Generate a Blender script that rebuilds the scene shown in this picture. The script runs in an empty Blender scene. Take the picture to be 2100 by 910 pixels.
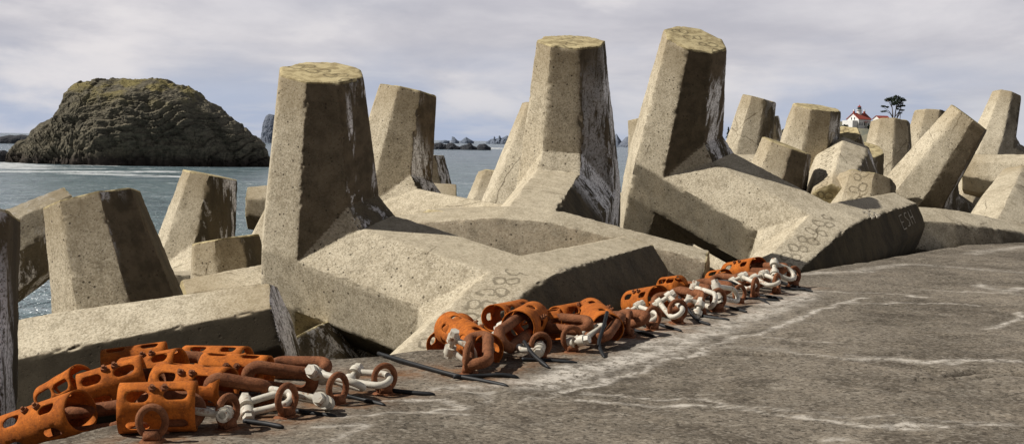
import bpy, bmesh, math, random
import numpy as np
from mathutils import Vector, Matrix, noise
random.seed(7)
C = bpy.context.scene.collection
# ------------------------------------------------------------------ camera
F_PX, W_PX, H_PX = 2450.0, 2100.0, 910.0
PITCH = math.atan((455-290)/F_PX); ROLL = math.atan(.017)
def cam_axes():
    cp, sp = math.cos(PITCH), math.sin(PITCH)
    fw = Vector((0, cp, -sp)); up = Vector((0, sp, cp)); r = Vector((1, 0, 0))
    c, q = math.cos(ROLL), math.sin(ROLL)
    return c*r+q*up, c*up-q*r, fw
DECK_Z = -1.83
def ray(u, v):
    r_, u_, f_ = cam_axes()
    d = f_ + r_*((u-1050)/F_PX) - u_*((v-455)/F_PX)
    return d
def at(u, v, y):                       # surveyed point: sight line (u, v) at distance y
    d = ray(u, v); return d*(y/d.y)
def dk(u, v, h=0.0):                   # sight line (u, v) met at height h above the deck
    d = ray(u, v); return d*((DECK_Z+h)/d.z)
# ------------------------------------------------------------------ object helpers
def tag(o, label=None, cat=None, group=None, kind=None):
    if label: o['label'] = label
    if cat: o['category'] = cat
    if group: o['group'] = group
    if kind: o['kind'] = kind
    return o
def mesh_obj(name, me, mat, parent=None, smooth=True):
    if mat is not None: me.materials.append(mat)
    if smooth:
        me.polygons.foreach_set('use_smooth', [True]*len(me.polygons))
    o = bpy.data.objects.new(name, me); C.objects.link(o)
    if parent is not None: o.parent = parent
    return o
def bm_obj(name, bm, mat, parent=None, smooth=True, auto=None):
    bmesh.ops.recalc_face_normals(bm, faces=bm.faces)
    me = bpy.data.meshes.new(name); bm.to_mesh(me); bm.free()
    o = mesh_obj(name, me, mat, parent, smooth)
    if auto is not None: me.set_sharp_from_angle(angle=math.radians(auto))
    return o
def empty(name, loc, rot=None):
    o = bpy.data.objects.new(name, None); C.objects.link(o); o.location = loc
    if rot is not None: o.rotation_euler = rot
    return o
# ------------------------------------------------------------------ shader helpers
class NT:
    def __init__(s, name):
        s.m = bpy.data.materials.new(name); s.m.use_nodes = True; s.t = s.m.node_tree; s.t.nodes.clear()
        s.out = s.n('ShaderNodeOutputMaterial'); s.p = s.n('ShaderNodeBsdfPrincipled'); s.l(s.p.outputs[0], s.out.inputs[0])
    def n(s, typ, **kw):
        x = s.t.nodes.new(typ)
        for k, v in kw.items(): setattr(x, k, v)
        return x
    def l(s, a, b): s.t.links.new(a, b)
    def put(s, sock, v):
        if isinstance(v, bpy.types.NodeSocket): s.l(v, sock)
        elif v is not None: sock.default_value = v
    def math(s, op, a, b=None, c=None, clamp=False):
        x = s.n('ShaderNodeMath', operation=op); x.use_clamp = clamp
        s.put(x.inputs[0], a); s.put(x.inputs[1], b)
        if c is not None: s.put(x.inputs[2], c)
        return x.outputs[0]
    def vmath(s, op, a, b=None, out=0):
        x = s.n('ShaderNodeVectorMath', operation=op); s.put(x.inputs[0], a)
        if b is not None: s.put(x.inputs[1], b)
        if op == 'SCALE': x.inputs['Scale'].default_value = .35
        return x.outputs[out]
    def ss(s, v, lo, hi):
        x = s.n('ShaderNodeMapRange', interpolation_type='SMOOTHSTEP')
        s.put(x.inputs[0], v); s.put(x.inputs[1], lo); s.put(x.inputs[2], hi); return x.outputs[0]
    def noise(s, vec, scale, det=4, rough=.55, dim='3D', dist=0.0):
        x = s.n('ShaderNodeTexNoise', noise_dimensions=dim); s.put(x.inputs['Vector'], vec)
        x.inputs['Scale'].default_value = scale; x.inputs['Detail'].default_value = det; x.inputs['Roughness'].default_value = rough
        x.inputs['Distortion'].default_value = dist
        return x.outputs[0]
    def noisec(s, vec, scale, det=2):
        x = s.n('ShaderNodeTexNoise'); s.put(x.inputs['Vector'], vec); x.inputs['Scale'].default_value = scale; x.inputs['Detail'].default_value = det
        return x.outputs[1]
    def vor(s, vec, scale, feature='F1', rnd=1.0):
        x = s.n('ShaderNodeTexVoronoi', feature=feature); s.put(x.inputs['Vector'], vec); x.inputs['Scale'].default_value = scale; x.inputs['Randomness'].default_value = rnd
        return x
    def mix(s, f, a, b, mode='MIX'):
        x = s.n('ShaderNodeMix', data_type='RGBA', blend_type=mode); x.clamp_factor = True
        s.put(x.inputs[0], f); s.put(x.inputs[6], col(a)); s.put(x.inputs[7], col(b)); return x.outputs[2]
    def scalev(s, vec, sc):
        x = s.n('ShaderNodeMapping'); s.put(x.inputs[0], vec); x.inputs['Scale'].default_value = sc; return x.outputs[0]
    def attr(s, name, out='Vector'):
        x = s.n('ShaderNodeAttribute', attribute_name=name); return x.outputs[out]
    def sep(s, v):
        x = s.n('ShaderNodeSeparateXYZ'); s.put(x.inputs[0], v); return x.outputs
    def comb(s, x_, y_, z_):
        x = s.n('ShaderNodeCombineXYZ'); s.put(x.inputs[0], x_); s.put(x.inputs[1], y_); s.put(x.inputs[2], z_); return x.outputs[0]
    def bump(s, h, strength, dist, prev=None):
        x = s.n('ShaderNodeBump'); x.inputs['Strength'].default_value = strength; x.inputs['Distance'].default_value = dist
        s.put(x.inputs['Height'], h)
        if prev is not None: s.l(prev, x.inputs['Normal'])
        return x.outputs[0]
    def finish(s, color, rough, normal=None, spec=.3, metal=0.0):
        s.put(s.p.inputs['Base Color'], col(color)); s.put(s.p.inputs['Roughness'], rough)
        if normal is not None: s.l(normal, s.p.inputs['Normal'])
        s.p.inputs['Specular IOR Level'].default_value = spec; s.put(s.p.inputs['Metallic'], metal)
        return s.m
def col(c):
    if isinstance(c, (tuple, list)) and len(c) == 3: return (c[0], c[1], c[2], 1.0)
    return c
# ------------------------------------------------------------------ dolos shape (metres)
DA, DB, DW, DDX, DDZ, DL, DO, DTA, DTB, DC = 1.0, 1.6, 1.536, .12, .219, 2.514, .109, .437, .416, 4.63
DZ0 = DTB*DB/2
def dpt(Fk, a, b, sg, lev):
    z = {'T': DL, '0': DZ0, '1': DB/2+DDZ}[lev]
    k = (z-DZ0)/(DL-DZ0); hb = DB/2+(DA/2-DB/2)*k; hx = DW/2+(DA/2-DW/2)*k; tt = DTB+(DTA-DTB)*k
    cx = DW/2+(DO+DA/2-DW/2)*k
    if abs(a) > .9: x, y = cx+a*hx, math.copysign(tt*hb, b)
    else: x, y = cx+math.copysign(hx-hb*(1-tt), a), b*hb
    p = (-DC/2+x, y, sg*z)
    if Fk == 'H': p = (-p[0], p[2], p[1])
    return (p[0], -p[1], p[2])
def dq2(Fk, sb, sg):
    p = (-DC/2+DW+DDX, sb*DTB*DB/2, sg*DB/2)
    if Fk == 'H': p = (-p[0], p[2], p[1])
    return (p[0], -p[1], p[2])
R8 = [(-1, .4), (-.4, 1), (.4, 1), (1, .4), (1, -.4), (.4, -1), (-.4, -1), (-1, -.4)]
def dolos_base():
    vs, idx, fs = [], {}, []
    def v(p):
        k = tuple(round(c, 4) for c in p)
        if k not in idx: idx[k] = len(vs); vs.append(p)
        return idx[k]
    for Fk in 'VH':
        for sg in (1, -1):
            T = [v(dpt(Fk, a, b, sg, 'T')) for a, b in R8]
            Bs = [v(dpt(Fk, a, b, sg, '1' if a == 1 else '0')) for a, b in R8]
            fs.append(T)
            for i in range(8): j = (i+1) % 8; fs.append([T[i], T[j], Bs[j], Bs[i]])
            q = {s: v(dq2(Fk, s, sg)) for s in (1, -1)}
            fs.append([Bs[3], Bs[4], q[-1], q[1]])
            fs.append([Bs[2], Bs[3], q[1]]); fs.append([Bs[5], q[-1], Bs[4]])
        up = [v(dpt(Fk, a, b, 1, '0')) for a, b in R8 if a != 1]; dn = [v(dpt(Fk, a, b, -1, '0')) for a, b in R8 if a != 1]
        # order: (-1,t)(-t,1)(t,1)(t,-1)(-t,-1)(-1,-t)
        for i, j in ((0, 1), (1, 2), (3, 4), (4, 5), (5, 0)): fs.append([up[i], up[j], dn[j], dn[i]])
        ot = 'H' if Fk == 'V' else 'V'
        for b in (1, -1):                                   # shank side faces
            P = [v(dpt(Fk, .4, b, s, '0')) for s in (1, -1)]
            Q = [v(dq2(ot, s, b)) for s in (1, -1)]
            fs.append([P[0], P[1], Q[1], Q[0]])
    for b in (1, -1):                                       # shank chamfers
        for s in (1, -1):
            fs.append([v(dpt('V', .4, b, s, '0')), v(dq2('V', b, s)), v(dpt('H', .4, s, b, '0')), v(dq2('H', s, b))])
    return vs, fs
# ------------------------------------------------------------------ materials
def concrete_mat():
    s = NT('weathered_concrete')
    geo = s.n('ShaderNodeNewGeometry'); P = geo.outputs['Position']; N = geo.outputs['Normal']
    oi = s.n('ShaderNodeObjectInfo'); rnd = oi.outputs['Random']
    lp = s.attr('lp'); pat = s.sep(s.attr('pat'))
    lz0 = s.sep(lp)
    big = s.noise(P, .9, 5, .6); mid = s.noise(P, 5, 5, .65); fine = s.noise(P, 30, 4, .8); grit = s.noise(P, 60, 3, .85)
    base = s.mix(s.ss(big, .3, .7), (.46, .395, .285), (.64, .565, .425))
    base = s.mix(s.math('MULTIPLY', s.ss(mid, .42, .72), .5), base, (.70, .62, .47))
    base = s.mix(s.math('MULTIPLY', s.ss(mid, .52, .3), .5), base, (.26, .22, .15))
    base = s.mix(s.math('MULTIPLY', s.ss(fine, .50, .33), .72), base, (.17, .138, .092))
    base = s.mix(s.math('MULTIPLY', s.ss(grit, .56, .68), .7), base, (.72, .66, .52))
    base = s.mix(s.math('MULTIPLY', s.ss(rnd, .3, 1.0), .14), base, (.30, .265, .20))
    ag = s.sep(s.vor(P, 58).outputs['Color']); agf = s.math('MULTIPLY', s.math('SUBTRACT', ag[0], .5), s.ss(fine, .25, .6))
    base = s.mix(s.math('MULTIPLY', s.ss(agf, .14, .32), .36), base, (.80, .73, .58))
    base = s.mix(s.math('MULTIPLY', s.ss(agf, -.16, -.36), .42), base, (.13, .10, .065))
    ck = s.vor(s.vmath('ADD', P, s.vmath('SCALE', s.noisec(P, 2.2, 4), None)), .55, 'DISTANCE_TO_EDGE').outputs['Distance']
    crk = s.math('MULTIPLY', s.ss(ck, .010, .002), s.ss(s.noise(P, .8, 3), .52, .60))
    base = s.mix(s.math('MULTIPLY', crk, .7), base, (.07, .05, .03))
    nx = s.sep(N)
    # top faces: grey brown worn skin
    flat = s.ss(nx[2], .86, .99)
    base = s.mix(s.math('MULTIPLY', flat, .45), base, s.mix(s.ss(s.noise(P, 9, 5, .7), .35, .65), (.27, .225, .155), (.47, .405, .295)))
    # drip streaks down the faces
    st = s.noise(s.scalev(P, (7, 7, .5)), 1.0, 5, .65)
    base = s.mix(s.math('MULTIPLY', s.ss(st, .52, .74), .30), base, (.13, .11, .08))
    topz = s.math('MULTIPLY', s.ss(s.math('ADD', s.math('ABSOLUTE', lz0[2]), s.math('MULTIPLY', big, .9)), 2.0, 2.95), .5)
    base = s.mix(topz, base, (.27, .20, .105))
    # lichen and algae on the shaded landward sides
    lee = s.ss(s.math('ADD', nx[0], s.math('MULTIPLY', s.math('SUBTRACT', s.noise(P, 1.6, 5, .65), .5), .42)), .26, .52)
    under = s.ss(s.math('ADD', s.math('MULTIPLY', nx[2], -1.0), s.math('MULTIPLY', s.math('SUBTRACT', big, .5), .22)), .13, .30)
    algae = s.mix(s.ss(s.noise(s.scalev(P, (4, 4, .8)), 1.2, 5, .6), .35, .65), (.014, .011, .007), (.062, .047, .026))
    obj_tone = s.sep(oi.outputs['Color'])  # object colour channels: overall darkening, white deposit, streak strength
    base = s.mix(s.math('MULTIPLY', s.math('MAXIMUM', s.math('MAXIMUM', s.math('MULTIPLY', lee, s.math('ADD', 1.0, s.math('MULTIPLY', obj_tone[2], .12))), s.math('MULTIPLY', under, .8)), s.math('MULTIPLY', obj_tone[0], s.ss(s.noise(P, 1.1, 5, .65), .25, .45))), .88), base, algae)
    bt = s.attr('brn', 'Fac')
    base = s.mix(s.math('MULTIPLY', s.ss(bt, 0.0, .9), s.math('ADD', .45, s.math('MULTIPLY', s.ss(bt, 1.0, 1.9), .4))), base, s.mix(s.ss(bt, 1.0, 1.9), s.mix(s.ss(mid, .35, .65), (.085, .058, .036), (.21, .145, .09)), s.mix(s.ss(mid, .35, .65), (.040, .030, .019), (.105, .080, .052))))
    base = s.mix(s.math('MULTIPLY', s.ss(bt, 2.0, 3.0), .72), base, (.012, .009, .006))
    # white efflorescence running down the dark sides
    lz = s.sep(lp)
    ef = s.math('MULTIPLY', s.ss(s.math('ADD', s.noise(s.scalev(P, (3.2, 3.2, .9)), 1.0, 6, .72, dist=.4), s.math('MULTIPLY', obj_tone[2], .055)), .505, .565), s.math('MAXIMUM', s.ss(nx[0], .40, .70), obj_tone[1]))
    ef = s.math('MULTIPLY', ef, s.math('MAXIMUM', s.ss(lz[0], .2, -.5), obj_tone[1]))
    ef = s.math('MULTIPLY', ef, s.ss(s.math('ADD', s.noise(P, .55, 2, .5), s.math('MULTIPLY', s.math('MULTIPLY', obj_tone[2], s.ss(lz[2], 2.3, 1.0)), .25)), .40, .55))
    ef = s.math('MULTIPLY', ef, s.ss(s.noise(P, 30, 4, .8), .33, .55))
    ef = s.math('MULTIPLY', ef, s.math('SUBTRACT', 1.0, s.math('MULTIPLY', s.ss(s.noise(s.scalev(P, (11, 11, .9)), 1.0, 4, .7), .54, .62), .85)))
    base = s.mix(ef, base, (.84, .83, .83))
    # blow holes
    vo = s.vor(P, 15); hole = s.ss(vo.outputs['Distance'], .27, .15)
    pick = s.sep(vo.outputs['Color']); hole = s.math('MULTIPLY', hole, s.math('GREATER_THAN', pick[0], .80))
    vo2 = s.vor(P, 34); h2 = s.math('MULTIPLY', s.ss(vo2.outputs['Distance'], .30, .18), s.math('GREATER_THAN', s.sep(vo2.outputs['Color'])[0], .72))
    hole = s.math('MAXIMUM', hole, s.math('MULTIPLY', h2, .8))
    hole = s.math('MULTIPLY', hole, s.ss(s.math('ABSOLUTE', nx[2]), .95, .55))
    base = s.mix(s.math('MULTIPLY', hole, .85), base, (.035, .026, .017))
    # cap faces: yellow lichen ; pattern of trowelled rings
    cap = s.ss(pat[2], 1.45, 1.9)
    base = s.mix(s.math('MULTIPLY', cap, .62), base, s.mix(s.ss(s.noise(P, 6, 5, .7), .38, .62), (.27, .21, .09), (.66, .56, .30)))
    msk = s.ss(pat[2], .75, .95)
    wob = s.noisec(P, 5, 4)
    ww = s.sep(wob)
    U = s.math('ADD', pat[0], s.math('MULTIPLY', s.math('SUBTRACT', ww[0], .5), .19)); Vv = s.math('ADD', pat[1], s.math('MULTIPLY', s.math('SUBTRACT', ww[1], .5), .19))
    def rings(off, per, vo_, rr):
        f = s.math('SUBTRACT', s.math('MULTIPLY', s.math('FRACT', s.math('DIVIDE', s.math('ADD', U, off), per)), per), per/2)
        d = s.math('SQRT', s.math('ADD', s.math('POWER', f, 2.0), s.math('POWER', s.math('SUBTRACT', Vv, vo_), 2.0)))
        return s.ss(s.math('ABSOLUTE', s.math('SUBTRACT', d, rr)), .025, .008)
    rg = s.math('MAXIMUM', rings(0, .29, .068, .078), rings(.085, .29, -.072, .074))
    rg = s.math('MULTIPLY', s.math('MULTIPLY', rg, msk), s.ss(s.noise(P, 14, 3, .6), .30, .42))
    base = s.mix(s.math('MULTIPLY', rg, .55), base, (.05, .038, .02))
    base = s.mix(.08, base, (.38, .32, .22))
    h = s.math('ADD', s.math('MULTIPLY', fine, .5), s.math('ADD', s.math('MULTIPLY', grit, .35), s.math('MULTIPLY', mid, .8)))
    h = s.math('SUBTRACT', h, s.math('MULTIPLY', hole, 1.2)); h = s.math('SUBTRACT', h, s.math('MULTIPLY', rg, .8))
    return s.finish(base, .93, s.bump(h, .5, .0045), .12)
def deck_mat():
    s = NT('worn_deck_concrete')
    geo = s.n('ShaderNodeNewGeometry'); P = geo.outputs['Position']
    w = s.sep(s.attr('wear'))            # x salt, y rust, z crack
    big = s.noise(P, .55, 5, .6); mid = s.noise(P, 3.2, 6, .7); fine = s.noise(P, 22, 4, .8); grit = s.noise(P, 48, 3, .9)
    strk = s.noise(s.scalev(P, (1.0, 1.35, 1)), 1.8, 7, .8, dist=.9)
    c = s.mix(s.ss(big, .32, .68), (.112, .094, .072), (.235, .202, .160))
    c = s.mix(s.math('MULTIPLY', s.ss(s.noise(P, .9, 7, .74, dist=1.0), .50, .64), .6), c, (.30, .255, .20))
    c = s.mix(s.math('MULTIPLY', s.ss(mid, .42, .68), .5), c, (.25, .21, .16))
    c = s.mix(s.math('MULTIPLY', s.ss(strk, .54, .68), .45), c, (.33, .30, .25))
    c = s.mix(s.math('MULTIPLY', s.ss(strk, .46, .30), .38), c, (.055, .047, .036))
    c = s.mix(s.math('MULTIPLY', s.ss(fine, .50, .36), .85), c, (.030, .025, .019))
    c = s.mix(s.math('MULTIPLY', s.ss(grit, .57, .66), .85), c, (.34, .30, .24))
    c = s.mix(s.math('MULTIPLY', s.ss(grit, .43, .33), .8), c, (.026, .021, .016))
    c = s.mix(s.math('MULTIPLY', s.ss(s.noise(s.scalev(P, (1, 1, 1)), 1.1, 8, .8, dist=.8), .50, .38), .68), c, (.062, .050, .037))
    ag = s.sep(s.vor(P, 40).outputs['Color'])
    c = s.mix(s.math('MULTIPLY', s.ss(ag[0], .78, .95), .34), c, (.40, .36, .30)); c = s.mix(s.math('MULTIPLY', s.ss(ag[0], .26, .06), .42), c, (.035, .029, .022))
    pit = s.math('MULTIPLY', s.ss(s.vor(P, 11).outputs['Distance'], .16, .07), s.ss(s.noise(P, 1.1, 4), .50, .58)); c = s.mix(s.math('MULTIPLY', pit, .8), c, (.022, .018, .013))
    sal = s.math('MULTIPLY', w[0], s.math('ADD', .25, s.math('MULTIPLY', s.ss(s.math('ADD', s.math('MULTIPLY', mid, .6), s.math('MULTIPLY', strk, .4)), .38, .6), 1.0)))
    sal = s.math('MULTIPLY', sal, s.ss(s.noise(P, 13, 5, .85), .38, .56))
    c = s.mix(s.math('MINIMUM', sal, .85), c, (.58, .535, .47))
    ru = s.math('MULTIPLY', w[1], s.ss(s.noise(P, 5, 5, .7), .3, .62))
    c = s.mix(s.math('MINIMUM', s.math('MULTIPLY', ru, .85), .9), c, s.mix(s.noise(P, 11, 3), (.10, .035, .012), (.32, .15, .055)))
    c = s.mix(s.math('MULTIPLY', w[2], .85), c, (.022, .017, .012))
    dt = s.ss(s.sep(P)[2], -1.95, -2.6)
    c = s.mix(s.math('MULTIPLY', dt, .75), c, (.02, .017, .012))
    h = s.math('ADD', s.math('MULTIPLY', fine, .6), s.math('ADD', s.math('MULTIPLY', grit, .5), mid))
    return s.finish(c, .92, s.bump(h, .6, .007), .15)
def rust_mat(name, a, b, dark, scale=1.0, rough=.85, bumpd=.006):
    s = NT(name)
    tc = s.n('ShaderNodeNewGeometry'); P = tc.outputs['Position']
    n1 = s.noise(P, 6*scale, 5, .65); n2 = s.noise(P, 55*scale, 4, .8); n3 = s.noise(P, 18*scale, 4, .7)
    c = s.mix(s.ss(n1, .3, .7), a, b)
    c = s.mix(s.math('MULTIPLY', s.ss(n3, .5, .30), .55), c, dark)
    c = s.mix(s.math('MULTIPLY', s.ss(s.noise(P, 3.1*scale, 4, .7), .55, .68), .38), c, tuple(x*1.3 for x in dark))
    c = s.mix(s.math('MULTIPLY', s.ss(n2, .50, .32), .6), c, dark)
    c = s.mix(s.math('MULTIPLY', s.ss(n2, .57, .70), .5), c, tuple(min(1, x*1.9) for x in b))
    return s.finish(c, rough, s.bump(s.math('ADD', n2, n3), .8, bumpd), .2)
def paint_mat():
    s = NT('chipped_white_paint')
    P = s.n('ShaderNodeNewGeometry').outputs['Position']
    n = s.noise(P, 9, 5, .7); f = s.noise(P, 45, 4, .8)
    c = s.mix(s.ss(n, .3, .7), (.52, .48, .39), (.68, .64, .55))
    c = s.mix(s.math('MULTIPLY', s.ss(s.noise(P, 14, 4, .7), .55, .66), .85), c, (.25, .11, .045))
    c = s.mix(s.math('MULTIPLY', s.ss(f, .46, .3), .35), c, (.38, .33, .25))
    return s.finish(c, .5, s.bump(f, .35, .003), .4)
def plain_mat(name, c, rough=.7, var=.25, scale=3.0, spec=.3):
    s = NT(name); P = s.n('ShaderNodeNewGeometry').outputs['Position']
    n = s.noise(P, scale, 4, .65)
    return s.finish(s.mix(s.ss(n, .25, .75), tuple(x*(1-var) for x in c), tuple(min(1, x*(1+var)) for x in c)), rough, None, spec)
def rock_mat(name, lo, hi, haze=0.0, hz=(.30, .36, .47), sc=1.0, top=None, tide=True):
    s = NT(name); geo = s.n('ShaderNodeNewGeometry'); P = geo.outputs['Position']; N = s.sep(geo.outputs['Normal'])
    z = s.sep(P)[2]
    n1 = s.noise(P, .12*sc, 7, .72, dist=.6); n2 = s.noise(s.scalev(P, (1, 1, 2.6)), .45*sc, 7, .75, dist=.8); n3 = s.noise(P, 2.2*sc, 5, .8)
    bed = s.noise(s.scalev(P, (.10, .10, 1.25)), 1.0*sc, 6, .7, dist=1.2)
    c = s.mix(s.ss(s.math('ADD', s.math('MULTIPLY', n2, .5), s.math('MULTIPLY', bed, .5)), .36, .62), lo, hi)
    c = s.mix(s.math('MULTIPLY', s.ss(n1, .48, .34), .6), c, tuple(x*.40 for x in lo))
    c = s.mix(s.math('MULTIPLY', s.ss(n3, .46, .32), .7), c, tuple(x*.30 for x in lo))
    c = s.mix(s.math('MULTIPLY', s.ss(n3, .56, .70), .6), c, tuple(x*1.9 for x in hi))
    if top is not None:
        t = s.math('MULTIPLY', s.ss(s.math('ADD', z, s.math('MULTIPLY', n1, 10)), 11, 19), s.ss(s.noise(P, .22, 4), .40, .58))
        c = s.mix(s.math('MULTIPLY', t, .7), c, top)
    if tide:
        c = s.mix(s.math('MULTIPLY', s.ss(s.math('ADD', z, s.math('MULTIPLY', n1, 4)), -2.2, -5.2), .85), c, (.040, .026, .018))
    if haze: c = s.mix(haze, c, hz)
    h = s.math('ADD', n2, s.math('ADD', s.math('MULTIPLY', n3, .5), n1))
    return s.finish(c, .95, s.bump(h, .9, .9/sc), .1)
def water_mat():
    s = NT('sea_water'); geo = s.n('ShaderNodeNewGeometry'); P = geo.outputs['Position']; px = s.sep(P)
    dist = px[1]
    w1 = s.noise(s.scalev(P, (.7, 1.0, 1)), .30, 5, .7); w2 = s.noise(s.scalev(P, (.6, 1.0, 1)), .10, 6, .72); w3 = s.noise(s.scalev(P, (.3, 1.0, 1)), .03, 6, .65)
    near = s.ss(dist, 700, 120)
    c = s.mix(near, (.165, .222, .275), (.130, .195, .205))
    c = s.mix(s.math('MULTIPLY', s.ss(w3, .4, .68), .45), c, (.16, .21, .25))
    fo = s.attr('foam', 'Fac')
    f1 = s.noise(s.scalev(P, (.6, 1.0, 1)), .22, 8, .82, dist=.8)
    foam = s.ss(s.math('ADD', s.math('MULTIPLY', fo, .30), s.math('MULTIPLY', f1, .95)), .665, .76)
    cap = s.math('MULTIPLY', s.ss(s.noise(s.scalev(P, (.45, 1.2, 1)), .13, 8, .8), .60, .67), .85)
    foam = s.math('MAXIMUM', foam, cap)
    c = s.mix(s.math('MULTIPLY', foam, .92), c, (.74, .76, .77))
    h = s.math('ADD', w1, s.math('MULTIPLY', w2, .35))
    c = s.mix(s.math('MULTIPLY', s.ss(s.math('ADD', s.math('MULTIPLY', w1, .6), s.math('MULTIPLY', w2, .4)), .50, .38), .75), c, (.030, .055, .066))
    c = s.mix(s.math('MULTIPLY', s.ss(s.math('ADD', s.math('MULTIPLY', w1, .5), s.math('MULTIPLY', w2, .5)), .515, .61), .7), c, (.30, .36, .39))
    b = s.bump(h, 1.0, 2.2)
    rough = s.math('ADD', .22, s.math('MULTIPLY', foam, .6))
    return s.finish(c, rough, b, .42)
M = dict(
    conc=concrete_mat(), deck=deck_mat(),
    sleeve=rust_mat('orange_rust', (.34, .090, .014), (.54, .155, .022), (.14, .042, .013), 1.0, .9, .003),
    chain=rust_mat('brown_rust', (.165, .060, .026), (.29, .118, .054), (.065, .026, .014), 1.2, .85, .008),
    white=paint_mat(), rod=plain_mat('black_rubber', (.016, .017, .019), .55, .3, 12),
    chalk=plain_mat('chalk_marks', (.42, .38, .31), .95, .3, 25, .05),
    rubble=plain_mat('dark_wet_rubble', (.018, .015, .012), .95, .5, 1.2, .1),
)
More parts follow.
